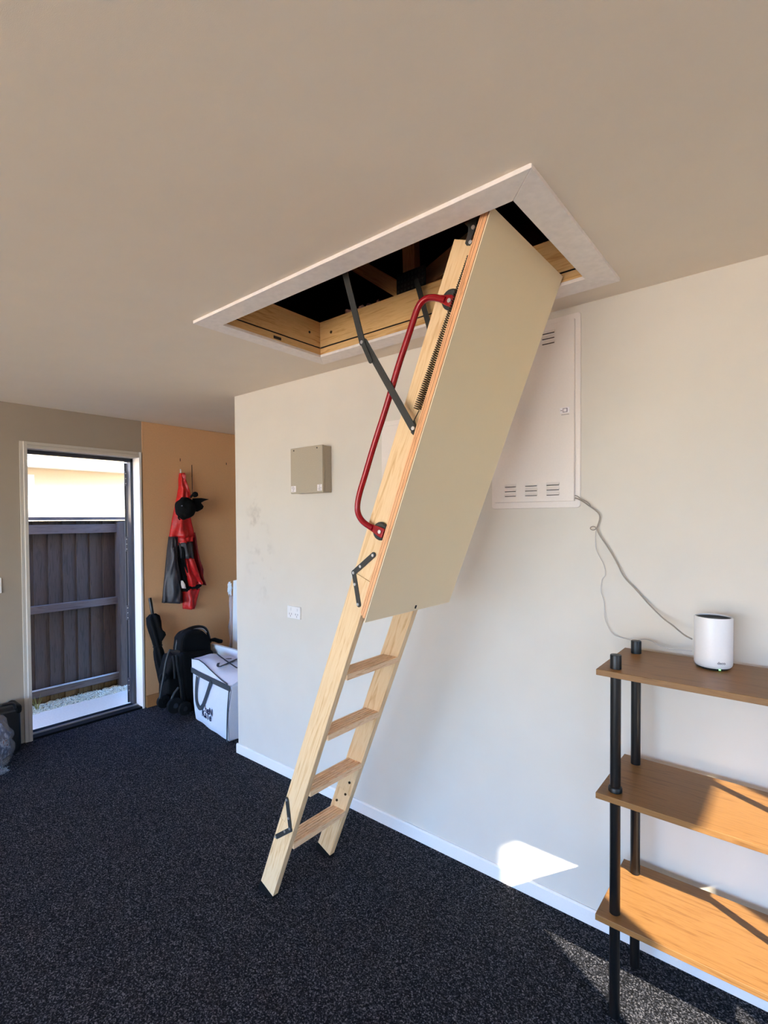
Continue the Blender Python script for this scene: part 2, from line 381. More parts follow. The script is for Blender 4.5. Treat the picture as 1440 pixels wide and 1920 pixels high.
# light switch by the door, wall socket
sw = thing('light_switch', (XD, 1.0, 1.08), 'small white light switch on the wall at the left picture edge', 'light switch')
obj('plate', MB().box(XD, XD + .008, .965, 1.04, 1.082, 1.188), M['white'], sw, bevel=.003)
obj('rocker', MB().box(XD + .008, XD + .012, .99, 1.012, 1.12, 1.15), M['white'], sw, bevel=.001)
so_ = thing('power_socket', (-2.335, YW, .98), 'white double wall socket low on the wall left of the ladder', 'power socket')
obj('plate', MB().box(-2.393, -2.278, YW - .010, YW, .983, 1.057), M['white'], so_, bevel=.003)
for sx in (-2.363, -2.308):
    obj('rocker', MB().box(sx - .008, sx + .008, YW - .014, YW - .010, 1.030, 1.048), M['white'], so_, bevel=.001)
    s_ = MB().box(sx - .011, sx - .008, YW - .0106, YW - .0096, 1.005, 1.016).box(sx + .008, sx + .011, YW - .0106, YW - .0096, 1.005, 1.016).box(sx - .0015, sx + .0015, YW - .0106, YW - .0096, .992, 1.003)
    obj('pin_slot', s_, M['inkg'], so_)

# ------------------------------------------------------------------ loft hatch surround
def board_x(y0, y1, m0, m1):   # mitred board running along x; y0 outer, y1 inner
    return [(HX0, y0), (HX1, y0), (IX1, y1), (IX0, y1)]
hs = thing('trim_2', (-1.2, 1.5, H - .012), None, None, kind='structure')
g = .0006
for pts in ([(HX0 + g, HY0), (HX1 - g, HY0), (IX1 - g, IY0), (IX0 + g, IY0)], [(HX0 + g, HY1), (HX1 - g, HY1), (IX1 - g, IY1), (IX0 + g, IY1)],
            [(HX0, HY0 + g), (HX0, HY1 - g), (IX0, IY1 - g), (IX0, IY0 + g)], [(HX1, HY0 + g), (HX1, HY1 - g), (IX1, IY1 - g), (IX1, IY0 + g)]):
    obj('architrave_board', MB().prism(pts, 2, H - .012, H), M['archi'], hs, bevel=.0008, seg=1)
hl = thing('trim_3', (-1.2, 1.5, H), None, None, kind='structure')
for (z0, z1, dd) in ((H - .0, 2.430, 0), (2.437, 2.560, 0)):
    for (x0, x1, y0, y1, mt) in ((IX0 - .022, IX0, IY0 - .02, IY1 + .02, 'liningy'), (IX1, IX1 + .022, IY0 - .02, IY1 + .02, 'liningy'),
                                 (IX0, IX1, IY1, IY1 + .022, 'lining'), (IX0, IX1, IY0 - .022, IY0, 'lining')):
        obj('lining_board', MB().box(x0, x1, y0, y1, z0, z1), M[mt], hl)
sb = MB(); 
sb.box(IX0 - .02, IX0 - .004, IY0, IY1, 2.428, 2.439).box(IX1 + .004, IX1 + .02, IY0, IY1, 2.428, 2.439).box(IX0, IX1, IY1 + .004, IY1 + .02, 2.428, 2.439).box(IX0, IX1, IY0 - .02, IY0 - .004, 2.428, 2.439)
obj('rubber_seal', sb, M['rubber'], hl)
p0 = at(513, 636, 0, IX0); p1 = at(527, 640, 0, IX0)
obj('latch_plate', MB().box(IX0 - .002, IX0 + .0015, p0.y, p1.y, 2.405, 2.418), M['slot'], hl)
for q in ((865, 685), ):
    p = at(400 + q[0] / 4.8, 480 + q[1] / 4.8, 0, IX0); obj('screw', MB().disc((IX0, p.y, p.z), 0, .006, .003), M['slot'], hl)
p = at(400 + 1060 / 4.8, 480 + 685 / 4.8, 1, IY1); obj('screw', MB().disc((p.x, IY1, p.z), 1, .007, .004), M['spring'], hl)

# ------------------------------------------------------------------ attic above
rf = thing('roof', (-1.2, 0, H), None, None, kind='structure')
def hip(x0, x1, y0, y1, z0, h, t):
    m = MB(); cy = (y0 + y1) / 2; d = (y1 - y0) / 2
    P = [Vector(p) for p in ((x0, y0, z0), (x1, y0, z0), (x1, y1, z0), (x0, y1, z0), (x0 + d * .8, cy, z0 + h), (x1 - d * .8, cy, z0 + h))]
    for k in range(2):
        v = [m.bm.verts.new(p + Vector((0, 0, k * t))) for p in P]
        for f in ((0, 1, 5, 4), (1, 2, 5), (2, 3, 4, 5), (3, 0, 4)): m.bm.faces.new([v[i] for i in f])
    return m
obj('roof_underlay', hip(-4.75, 1.87, -5.8, 3.9, 2.47, 1.35, 0), M['roofd'], rf)
obj('roof_cladding', hip(-4.75, 1.87, -5.8, 3.9, 2.50, 1.35, .03), M['roof'], rf)
so2 = MB().box(-4.75, XD - .13, -5.8, 3.9, 2.40, 2.42).box(-4.75, 1.85, -5.8, GY - .12, 2.40, 2.42).box(-4.75, 1.85, 3.4, 3.9, 2.40, 2.42)
obj('soffit', so2, M['soffit'], rf)
fa = MB().box(-4.77, -4.75, -5.8, 3.9, 2.40, 2.56).box(-4.75, 1.87, -5.82, -5.8, 2.40, 2.56).box(1.85, 1.87, -5.8, 3.9, 2.40, 2.56).box(-4.75, 1.87, 3.9, 3.92, 2.40, 2.56)
obj('fascia', fa, M['soffit'], rf)
# truss members and insulation seen through the hatch
def beam(a, b, w, t, mat='rafter', name='roof_timber', label=None):
    a, b = Vector(a), Vector(b); d = (b - a).normalized(); s = Vector((0, 1, 0)) if abs(d.y) < .9 else Vector((1, 0, 0))
    s = (s - d * s.dot(d)).normalized(); u = d.cross(s)
    F = Matrix((d, s, u)).transposed().to_4x4(); F.translation = a
    m = MB().box(0, (b - a).length, -t / 2, t / 2, -w / 2, w / 2); m.bm.transform(F)
    o = obj(name, m, M[mat], frame=F); return o
tr = []
tr.append(beam((-4.0, 2.14, 2.60), (1.6, 2.14, 2.60), .09, .045))
tr.append(beam(at(640, 480, 1, 2.04), at(775, 560, 1, 2.04), .07, .045))
tr.append(beam(at(774, 575, 1, 2.02), at(768, 395, 1, 2.02), .07, .045))
tr.append(beam(at(770, 552, 1, 2.09), at(905, 440, 1, 2.09), .09, .045))
tr.append(beam(at(1016, 462, 1, 2.0), at(1046, 520, 1, 2.0), .03, .03))
labs = ['long level timber behind the hatch in the dark roof space', 'sloping brown truss timber seen through the hatch above the pink insulation',
        'upright brown truss timber in the roof space left of the ladder top', 'rising truss timber behind the ladder top in the roof space',
        'thin pale stick of timber in the gap right of the trapdoor']
for o, lb in zip(tr, labs): tag(o, lb, 'roof timber', 'timbers of the roof space')
npl = MB(); n0 = at(745, 557, 1, 1.985); n1 = at(797, 527, 1, 1.985); nw = (n1.x - n0.x); nb = n0.z - .01
for i in range(8):
    for j in range(5): npl.box(n0.x + nw * (i + .15) / 8, n0.x + nw * (i + .75) / 8, 1.982, 1.9845, nb + j * .022 + .004, nb + j * .022 + .014)
npo = thing('nail_plate', (n0.x + nw / 2, 1.985, nb), 'dark toothed nail plate on the truss seen through the hatch', 'nail plate')
obj('plate', MB().box(n0.x - .004, n1.x + .004, 1.985, 1.987, nb, nb + .115), M['slot'], npo); obj('teeth', npl, M['steel'], npo, kind='stuff')
ins = MB()
rs = random.Random(3)
for k in range(46):
    ins.blob((rs.uniform(-3.2, .3), rs.uniform(2.3, 3.0), rs.uniform(2.45, 2.52)), (rs.uniform(.15, .3), rs.uniform(.1, .2), rs.uniform(.06, .11)), 2, .5, 8, k)
for k in range(30):
    ins.blob((rs.uniform(-3.4, -2.1), rs.uniform(1.0, 2.9), rs.uniform(2.45, 2.52)), (rs.uniform(.15, .24), rs.uniform(.1, .2), rs.uniform(.05, .1)), 2, .5, 8, k)
for k in range(9):
    p = at(668 + k * 9, 586 - k * 1.5, 1, 1.93); ins.blob((p.x, 1.93, p.z - .06), (.05, .06, rs.uniform(.06, .09)), 3, .6, 12, k)
for v_ in ins.bm.verts: v_.co.z = max(v_.co.z, H + .016)
io = obj('insulation', ins, M['insul'], smooth=True, kind='stuff'); io['label'] = 'pink ceiling insulation lying around the hatch in the roof space'; io['category'] = 'insulation'

# ------------------------------------------------------------------ loft ladder
th = math.radians(67.96); e = Vector((math.cos(th), 0, math.sin(th))); nn = Vector((math.sin(th), 0, -math.cos(th)))
LO = Vector((-1.7716, 0, 0)); LW = .085
YN0, YN1, YF0, YF1 = 1.324, 1.352, 1.657, 1.687
F1 = Matrix((nn, Vector((0, -1, 0)) * -1, e)).transposed().to_4x4(); F1 = Matrix(((nn.x, 0, e.x, LO.x), (0, 1, 0, 0), (nn.z, 0, e.z, 0), (0, 0, 0, 1)))
# F1 is left-handed free: columns nn, y, e
def LB(w0, w1, y0, y1, s0, s1):
    m = MB().box(w0, w1, y0, y1, s0, s1); m.bm.transform(F1); return m
LP = lambda w, y, s: F1 @ Vector((w, y, s))
ladder = thing('loft_ladder', (-1.70, 1.5, 0), 'unfolded pine loft ladder with beige trapdoor hanging from the ceiling hatch', 'loft ladder')
def s_of(px, py):
    p = at(px, py, 1, YN0) - LO; return p.dot(e), p.dot(nn)
J1 = s_of(528, 1535)[0]; J2 = s_of(681, 1083)[0]
TOP = s_of(866, 449)[0]
for (a, b) in ((.045, J1 - .0006), (J1 + .0006, J2 - .0006), (J2 + .0006, TOP)):
    for (y0, y1) in ((YN0, YN1), (YF0, YF1)):
        obj('side_rail', LB(0, LW, y0, y1, a, b), M['pine'], ladder, frame=F1, bevel=.0018)
# feet
for (y0, y1) in ((YN0, YN1), (YF0, YF1)):
    pts = [(-.002, .050), (LW + .002, .050), (LW + .003, .036), (LW - .012, .030), (.03, .014), (.006, .004), (-.003, .012)]
    m = MB(); m.prism([(p[0], p[1]) for p in pts], 1, y0 - .002, y1 + .002); m.bm.transform(F1)
    obj('rubber_foot', m, M['rubber'], ladder, frame=F1, bevel=.002)
# treads with grooved tops
for k in range(9):
    zt = .262 + .25 * k; xb = LO.x + zt / math.tan(th); x0, x1 = xb + .012, xb + .0935
    pts = [(x0, zt - .021), (x0, zt)]
    n_g = 5
    for i in range(n_g):
        c = x0 + (x1 - x0) * (i + .8) / (n_g + .6)
        pts += [(c - .0032, zt), (c - .0018, zt - .0036), (c + .0018, zt - .0036), (c + .0032, zt)]
    pts += [(x1, zt), (x1, zt - .021)]
    obj('tread', MB().prism(pts, 1, YN1, YF0), M['pineY'], ladder)
# folding hinge plates with rivets
def link(pts, hw, y0, y1, name, parent, mat, frame=None):
    """flat bar with round ends along pts (x, z) in a plane of constant y"""
    m = MB()
    for i in range(len(pts) - 1):
        a, b = Vector(pts[i]), Vector(pts[i + 1]); d = (b - a).normalized(); n = Vector((-d.y, d.x)); poly = []
        for k in range(9): t = math.pi * k / 8; poly.append(b + n * hw * math.cos(t) + d * hw * math.sin(t))
        for k in range(9): t = math.pi * k / 8; poly.append(a - n * hw * math.cos(t) - d * hw * math.sin(t))
        m.prism([(p.x, p.y) for p in poly], 1, y0, y1)
    return obj(name, m, mat, parent, smooth=False)
def xz(px, py, y): p = at(px, py, 1, y); return (p.x, p.z)
yp = YN0 - .003
Ja = [xz(640 + x / 12, 1020 + y / 12, yp) for x, y in ((725, 243), (275, 650), (388, 1365))]
Jb = [xz(480 + x / 7.2, 1480 + y / 7.2, yp) for x, y in ((417, 135), (463, 545), (275, 640))]
Ra = [xz(640 + x / 12, 1020 + y / 12, yp) for x, y in ((712, 255), (432, 505), (277, 648), (310, 908), (378, 1357))]
Rb = [xz(480 + x / 7.2, 1480 + y / 7.2, yp) for x, y in ((416, 143), (442, 390), (455, 532), (390, 570), (270, 640))]
for P, R in ((Ja, Ra), (Jb, Rb)):
    for far in (0, 1):
        y0 = YN0 if not far else YF1 + .004
        for i in (0, 1):
            h = link([P[i], P[i + 1]], .0094, y0 - .0042 + .0018 * i, y0 - .0022 + .0018 * i, 'folding_hinge', ladder, M['steel'])
            rr = R[0:3] if i == 0 else R[3:5]
            for (x, z) in rr:
                yy = (YN0 - .0052) if not far else YF1 + .0052
                obj('rivet', MB().disc((x, yy, z), 1, .0050, .0024), M['zinc'], h, smooth='auto')
for x, y in ((637, 1097), (612, 1168), (560, 1203)):
    p = at(460 + x / 3.254, 1130 + y / 3.254, 1, YF0); obj('bolt', MB().disc((p.x, YF0 - .002, p.z), 1, .0055, .005, 8), M['spring'], ladder)
# trapdoor panel
th2 = math.radians(68.6); e2 = Vector((math.cos(th2), 0, math.sin(th2))); n2 = Vector((math.sin(th2), 0, -math.cos(th2)))
P2 = Vector((-1.104, 0, 1.238)); F2 = Matrix(((n2.x, 0, e2.x, P2.x), (0, 1, 0, 0), (n2.z, 0, e2.z, P2.z), (0, 0, 0, 1)))
def PB(w0, w1, y0, y1, s0, s1):
    m = MB().box(w0, w1, y0, y1, s0, s1); m.bm.transform(F2); return m
PY0, PY1, PL = 1.262, 1.786, 1.262
trap = obj('trapdoor', PB(-.0034, 0, PY0, PY1, 0, PL), M['panel'], ladder, frame=F2, label='beige painted trapdoor panel')
obj('face_edge', PB(-.0056, -.0034, PY0 + .0004, PY1 - .0004, .004, PL - .002), M['brownl'], trap, frame=F2)
obj('core_board', PB(-.0156, -.0056, PY0, PY1, .012, PL - .002), M['edge'], trap, frame=F2)
obj('core_seam', PB(-.0168, -.0156, PY0 + .0006, PY1 - .0006, .014, PL - .004), M['brownl'], trap, frame=F2)
obj('core_board', PB(-.0235, -.0168, PY0, PY1, .016, PL - .002), M['edge'], trap, frame=F2)
obj('core_seam', PB(-.0243, -.0235, PY0 + .0006, PY1 - .0006, .018, PL - .004), M['brownl'], trap, frame=F2)
obj('core_board', PB(-.0285, -.0243, PY0, PY1, .022, PL - .002), M['edge'], trap, frame=F2)
q = at(778, 1138, 0, 0)
def on_panel(px, py):
    d = fw + RT * ((px - CX) / FPX) - UP * ((py - CY) / FPX); t = (P2 - CAM).dot(n2) / d.dot(n2); return CAM + d * t
kp = F2.inverted() @ on_panel(779, 1137.5)
km = MB(); km.tube([(0.0006, kp.y, kp.z - .006), (0.0006, kp.y, kp.z + .006)], .0038, 10); km.bm.transform(F2)
obj('latch_hole', km, M['slot'], trap, frame=F2)
# stair support blocks between ladder and panel
for s in (.22, .62, 1.02):
    for (y0, y1) in ((YN0 + .004, YN1 - .004), (YF0 + .004, YF1 - .004)):
        obj('spacer_block', PB(-.070, -.0285, y0 - .002, y1 + .002, s, s + .045), M['steel'], ladder, frame=F2)
# folding support arms, near and far
JA = xz(679.5, 642, 1.281); JT = xz(648, 515, 1.281); JE = xz(695, 677, 1.281)
JB0 = xz(683, 641, 1.285); JB1 = xz(773, 801, 1.285)
tv = (Vector(JT) - Vector(JA)).normalized(); JT2 = Vector(JT) + tv * .17
hwid = .0115
for side in (0, 1):
    f_ = (lambda y: y) if side == 0 else (lambda y: PY0 + PY1 - y)
    ys = sorted((f_(1.279), f_(1.2825))); yt = sorted((f_(1.2835), f_(1.287)))
    u = link([tuple(JT2), JA], hwid, ys[0], ys[1], 'support_arm', ladder, M['steel'])
    link([JA, JE], .008, ys[0] + .0002, ys[1] - .0002, 'stop_plate', u, M['steel'])
    lo_ = link([JB0, JB1], hwid, yt[0], yt[1], 'support_arm', ladder, M['steel'])
    obj('rivet', MB().disc((JA[0], f_(1.278), JA[1]), 1, .006, .004), M['zinc'], u, smooth='auto')
    obj('rivet', MB().disc((xz(774, 803, 1.28)[0], f_(1.281), xz(774, 803, 1.28)[1]), 1, .006, .004), M['zinc'], lo_, smooth='auto')
    bk = [xz(740 + x / 16, 700 + y / 16, 1.29) for x, y in ((470, 1500), (600, 1400), (640, 1550), (560, 1850), (500, 1790))]
    y2 = sorted((f_(1.288), f_(1.292)))
    obj('arm_bracket', MB().prism(bk, 1, y2[0], y2[1]), M['steel'], ladder)
    hb = [xz(780 + x / 8.727, 380 + y / 8.727, 1.285) for x, y in ((795, 345), (860, 405), (855, 500), (808, 670), (830, 702), (882, 700), (920, 560), (985, 380), (1010, 200), (1040, 60), (900, 120), (880, 300))]
    y3 = sorted((f_(1.283), f_(1.287)))
    hg = obj('hinge_bracket', MB().prism(hb, 1, y3[0], y3[1]), M['steel'], ladder)
    for x, y in ((932, 400), (888, 645)):
        a_ = xz(780 + x / 8.727, 380 + y / 8.727, 1.28); obj('rivet', MB().disc((a_[0], f_(1.281), a_[1]), 1, .0055, .004), M['zinc'], hg)
# coil spring
a = at(782, 768, 1, 1.305); b = at(884, 480, 1, 1.305); d = (b - a).normalized(); s1 = Vector((0, 1, 0)); s2 = d.cross(s1); turns, pp = 70, 12
sp = [a + (b - a) * (i / (turns * pp)) + (s1 * math.cos(2 * math.pi * i / pp) + s2 * math.sin(2 * math.pi * i / pp)) * .0115 for i in range(turns * pp + 1)]
sp = [a - d * .05] + sp + [b + d * .03]
obj('coil_spring', MB().tube(sp, .0015, 5), M['spring'], ladder, smooth=True)
# red grab rail
RP = [(836, 563), (826, 560), (812, 557.5), (800, 559), (789, 567), (781.5, 581), (776, 598), (762, 641), (746.7, 686), (725.5, 760), (700, 838), (684, 893), (674, 925), (669.5, 948), (671, 963), (678, 976), (689, 985), (700, 990.5)]
rp = [at(x, y, 1, 1.303) for x, y in RP]
def smooth_path(P, it=2):
    for _ in range(it):
        Q = [P[0]]
        for i in range(len(P) - 1): Q += [P[i] * .75 + P[i + 1] * .25, P[i] * .25 + P[i + 1] * .75]
        P = Q + [P[-1]]
    return P
rail = obj('grab_rail', MB().tube(smooth_path(rp), .0102, 14), M['red'], ladder, smooth='auto', label='red tubular grab rail')
for A_, B_, br in (((822, 559), (849, 565), (846, 562)), ((690, 985.5), (719, 1001), (714, 996))):
    pa, pb = at(*A_, 1, 1.303), at(*B_, 1, 1.303); dd = (pb - pa).normalized(); nv = Vector((-dd.z, 0, dd.x))
    m = MB(); pts = []
    for (t, w) in ((0, .0095), (.4, .0125), (.75, .0165), (1.0, .0165)): pts.append((t, w))
    poly = [pa + (pb - pa) * t + nv * w for t, w in pts] + [pa + (pb - pa) * t - nv * w for t, w in pts[::-1]]
    m.prism([(p.x, p.z) for p in poly], 1, 1.299, 1.308)
    obj('flattened_end', m, M['red'], rail, bevel=.003)
    c = at(br[0], br[1], 1, 1.315)
    mb_ = MB(); mb_.disc((c.x, 1.316, c.z), 1, .031, .016, 24); br_ = obj('rail_bracket', mb_, M['steel'], ladder, bevel=.005, smooth='auto')
    cr = at((A_[0] * .25 + B_[0] * .75), (A_[1] * .25 + B_[1] * .75), 1, 1.298); obj('rivet', MB().disc((cr.x, 1.2975, cr.z), 1, .0065, .004), M['zinc'], rail, smooth='auto')

# ------------------------------------------------------------------ wall cabinets and boxes
def louvre(x0, x1, z, y, parent):
    m = MB(); m.prism([(y, z - .006), (y - .005, z - .005), (y - .0045, z - .003), (y, z + .006)], 0, x0, x1)
    lo = obj('louvre', m, M['cab'], parent); obj('slot', MB().box(x0 + .002, x1 - .002, y - .0047, y - .0002, z - .0078, z - .0056), M['slot'], lo)
def rrect(x0, x1, z0, z1, r, y0, y1):
    pts = []
    for cx, cz, a0 in ((x1 - r, z1 - r, 0), (x0 + r, z1 - r, 90), (x0 + r, z0 + r, 180), (x1 - r, z0 + r, 270)):
        for k in range(6): t = math.radians(a0 + 90 * k / 5); pts.append((cx + r * math.cos(t), cz + r * math.sin(t)))
    return MB().prism(pts, 1, y0, y1)
cab = thing('wall_cabinet', (-.85, YW, 1.62), 'tall white metal cabinet with louvred door on wall behind the trapdoor', 'cabinet')
cx0, cx1, cz0, cz1 = -1.036, -.661, 1.619, 2.372
obj('flange', rrect(cx0, cx1, cz0, cz1, .012, YW - .006, YW), M['cab'], cab, bevel=.002, smooth='auto')
CY_ = YW - .020
door = obj('door', MB().box(cx0 + .020, cx1 - .020, CY_, YW - .006, cz0 + .026, cz1 - .024), M['cab'], cab, bevel=.002)
fl = lambda x, y: at(900 + x / 7.2, 880 + y / 7.2, 1, CY_)
for (a_, b_, ys_) in ((337, 490, (238, 300, 364)), (610, 775, (224, 290, 354)), (898, 1073, (212, 276, 345))):
    for yy in ys_:
        pa, pb = fl(a_, yy), fl(b_, yy); louvre(pa.x, pb.x, (pa.z + pb.z) / 2 + .006, CY_, door)
for k in range(3):
    for (xa, xb) in ((-.808, -.756), (-.888, -.836), (-.968, -.916)): louvre(xa, xb, at(1040, 621 + k * 9.6, 1, CY_).z + .003, CY_, door)
pk = at(1030 + 600 / 20.57, 740 + 600 / 20.57, 1, CY_)
st = obj('sticker', MB().box(pk.x - .019, pk.x + .019, CY_ - .0006, CY_, pk.z - .011, pk.z + .011), M['sticker'], door)
im = MB().box(pk.x - .008, pk.x + .010, CY_ - .001, CY_ - .0006, pk.z + .006, pk.z + .008).box(pk.x - .008, pk.x + .010, CY_ - .001, CY_ - .0006, pk.z - .008, pk.z - .006)
im.box(pk.x - .008, pk.x - .006, CY_ - .001, CY_ - .0006, pk.z - .008, pk.z + .008).box(pk.x + .007, pk.x + .010, CY_ - .001, CY_ - .0006, pk.z - .008, pk.z + .008).box(pk.x - .017, pk.x - .010, CY_ - .001, CY_ - .0006, pk.z - .001, pk.z + .0012).box(pk.x - .014, pk.x + .016, CY_ - .0006, CY_ - .0001, pk.z - .0175, pk.z - .016)
obj('printed_symbol', im, M['inkg'], door)
cab2 = thing('distribution_panel', (-1.45, YW, 1.68), 'low white panel on the wall, mostly hidden behind the ladder', 'electrical panel')
obj('flange', rrect(-1.652, -1.26, 1.685, 2.072, .01, YW - .006, YW), M['cab'], cab2, bevel=.002)
obj('door', MB().box(-1.628, -1.284, YW - .014, YW - .006, 1.71, 2.046), M['cab'], cab2, bevel=.002)
gb = thing('garage_control_box', (-2.15, YW, 1.72), 'square taupe plastic box on the wall left of the red rail', 'control box')
bxx0, bxx1, bz0, bz1, by = -2.277, -2.014, 1.725, 1.986, 1.960
obj('housing', MB().box(bxx0 + .002, bxx1 - .002, by + .018, YW, bz0 + .002, bz1 - .002), M['greybox'], gb, bevel=.003)
obj('cover', MB().box(bxx0, bxx1, by, by + .0175, bz0, bz1), M['greybox'], gb, bevel=.003)
for sx in (-2.247, -2.055): obj('screw', MB().disc((sx, by, bz1 - .014), 1, .004, .003), M['slot'], gb)
for (sx, sw_) in ((-2.252, .040), (-2.037, .036)):
    s_ = obj('sticker', MB().box(sx - sw_ / 2, sx + sw_ / 2, by - .0006, by, bz0 + .010, bz0 + .045), M['sticker'], gb)
    mm = MB()
    for k in range(6): mm.box(sx - sw_ * .4 + random.uniform(0, .012), sx + sw_ * random.uniform(.1, .4), by - .0009, by - .0006, bz0 + .014 + k * .0052, bz0 + .0158 + k * .0052)
    obj('print', mm, M['inkg'], s_)

# cables
c5 = lambda x, y: (1060 + x / 3.789, 900 + y / 3.789)
def cable(pts, y, r, name, label, mat, yend=None):
    P = []
    for i, q in enumerate(pts):
        yy = y if yend is None else y + (yend - y) * max(0, (i / (len(pts) - 1) - .75) * 4)
        P.append(at(*c5(*q), 1, yy))
    o = obj(name, MB().tube(smooth_path(P, 2), r, 7), M[mat], smooth=True); tag(o, label, 'cable'); return o
cable([(68, 128), (90, 133), (130, 155), (175, 188), (215, 215), (243, 243), (246, 275), (232, 320), (222, 346), (240, 385), (262, 420), (300, 475), (340, 540), (378, 610), (400, 660), (430, 705), (460, 735), (495, 770), (530, 810), (600, 890), (680, 970), (720, 1003), (760, 1030), (800, 1065), (850, 1105), (900, 1130)], YW - .012, .0026, 'network_cable', 'thick grey cable drooping from cabinet corner down to the white router', 'cable', 1.93)
cable([(222, 346), (214, 380), (213, 430), (217, 490), (232, 525), (247, 555), (270, 590), (283, 640), (284, 683), (262, 697), (256, 730), (250, 790), (270, 840), (278, 880), (277, 930), (278, 980), (300, 1040), (335, 1100), (400, 1120), (440, 1132), (485, 1144), (530, 1134), (570, 1130), (620, 1146), (650, 1168), (690, 1188), (760, 1205), (830, 1207), (900, 1216)], YW - .010, .0013, 'power_lead', 'thin pale lead hanging in kinks beside the thick grey cable', 'cablew', 1.955)
cable([(68, 110), (85, 114), (110, 135), (150, 152), (172, 170), (182, 192)], YW - .020, .0018, 'short_lead', 'short lead at cabinet corner above the thick grey cable', 'cable')
cc = at(*c5(197, 343), 1, YW - .012)
o = obj('cable_loop', MB().tube([cc + Vector((math.cos(t) * .0105, 0, math.sin(t) * .0065)) for t in [k * math.pi / 8 for k in range(17)]], .0018, 6), M['cable'], smooth=True)
tag(o, 'small tied loop where the two cables part on the wall', 'cable tie')

# ------------------------------------------------------------------ shelf unit
SX0, SX1, SYF, SYB = -.490, .285, 1.652, 1.99
ZS = (.334, .721, 1.109)
sh = thing('shelf_unit', (-.1, 1.82, 0), 'oak shelf unit with three boards on black tube posts against the wall', 'shelf unit')
for z in ZS: obj('shelf_board', MB().box(SX0, SX1, SYF, SYB, z - .0185, z), M['oak'], sh, bevel=.001)
PO = [(-.444, 1.697), (-.440, 1.934), (.238, 1.697), (.238, 1.934)]
for (x, y) in PO:
    obj('post', MB().lathe([(.0135, 0), (.0155, .003), (.0155, ZS[2] - .0185)], (x, y), 28), M['black'], sh, smooth='auto')
    obj('post_cap', MB().lathe([(.0165, ZS[2]), (.0165, ZS[2] + .041), (.0155, ZS[2] + .043)], (x, y), 28), M['black'], sh, smooth='auto')
    if y < 1.8: obj('collar', MB().lathe([(.0185, ZS[1]), (.0205, ZS[1] + .002), (.0205, ZS[1] + .012), (.0185, ZS[1] + .016), (.0156, ZS[1] + .018)], (x, y), 28), M['black'], sh, smooth='auto')

# router
rc = (-.2115, 1.9); rt = thing('wifi_router', (rc[0], rc[1], 1.109), 'white cylindrical router with dark recessed top standing on the top shelf', 'router')
Z0 = 1.109
obj('base_ring', MB().lathe([(.040, Z0), (.044, Z0 + .004), (.044, Z0 + .007)], rc, 48), M['slot'], rt, smooth='auto')
# slanted elliptical top like the photo's rim
def rz(x, y): return 1.2725
body = MB().lathe([(.046, Z0 + .0065), (.0495, Z0 + .010), (.0515, Z0 + .016), (.0515, Z0 + .157), (.0505, Z0 + .1605), (.0485, Z0 + .1605), (.0475, Z0 + .157)], rc, 64, True, False)
obj('housing', body, M['white'], rt, smooth='auto')
obj('top_grille', MB().lathe([(.0476, Z0 + .156), (.040, Z0 + .152), (.014, Z0 + .150), (.013, Z0 + .153), (.001, Z0 + .153)], rc, 48, False, True), M['black'], rt, smooth='auto')
# brand lettering on the front, facing the room
ang = math.atan2(-.86, .50); fd = Vector((math.cos(ang), math.sin(ang), 0)); rt_ = Vector((-fd.y, fd.x, 0))
Mt = Matrix((rt_, Vector((0, 0, 1)), fd)).transposed().to_4x4(); Mt.translation = Vector((rc[0], rc[1], Z0 + .026)) + fd * .0516
text('deco', .0115, M['inkg'], rt, Mt)
lm, ln_, ll_, lb_ = base('green_led', .4); lb_.inputs['Emission Color'].default_value = (.25, 1, .1, 1); lb_.inputs['Emission Strength'].default_value = .9
obj('status_light', MB().box(rc[0] + .019, rc[0] + .0245, rc[1] - .044, rc[1] - .0405, Z0 + .003, Z0 + .0065), lm, rt)

# ------------------------------------------------------------------ jacket and cap on the plywood
JP = lambda x, y, X: at(300 + x / 6.86, 870 + y / 6.86, 0, X)
def cloth(levels, X, depth, name, mat, parent, rip=5, amp=.25, seed=0, sub=3):
    """levels [(ypix, xleft, xright)] -> closed draped tube, hanging in front of plane X"""
    m = MB(); rings = []; N = 44
    levels = [tuple(l) + (0,) * (4 - len(l)) for l in levels]; L2 = []
    for i in range(len(levels) - 1):
        for k in range(sub): t = k / sub; L2.append(tuple(levels[i][j] * (1 - t) + levels[i + 1][j] * t for j in range(len(levels[i]))))
    L2.append(levels[-1])
    for li, lv in enumerate(L2):
        py, a, b = lv[0], lv[1], lv[2]; sl = lv[3] if len(lv) > 3 else 0
        pa, pb = JP(a, py, X), JP(b, py + sl, X); c = (pa + pb) / 2; hw = (pb.y - pa.y) / 2; r = []
        tz = (pb.z - pa.z)
        for k in range(N):
            t = 2 * math.pi * k / N; yy = math.cos(t) * hw
            f = 1 + amp * math.sin(t * rip + seed + li * .22) + .55 * noise.noise(Vector((math.cos(t) * 3.2 + seed, li * .33, seed * 3.1)))
            xx = max(0, math.sin(t)) * depth * f + min(0, math.sin(t)) * .006
            r.append(m.bm.verts.new((X + xx, c.y + yy, c.z + tz * .5 * math.cos(t))))
        rings.append(r)
    for i in range(len(rings) - 1):
        for k in range(N): m.bm.faces.new((rings[i][k], rings[i][(k + 1) % N], rings[i + 1][(k + 1) % N], rings[i + 1][k]))
    m.bm.faces.new(rings[0][::-1]); m.bm.faces.new(rings[-1])
    return obj(name, m, mat, parent, smooth=True)
XJ = XD + .018
jk = thing('rain_jacket', tuple(JP(250, 1200, XJ)), 'red and charcoal waterproof jacket hanging from a hook on the plywood wall', 'jacket')
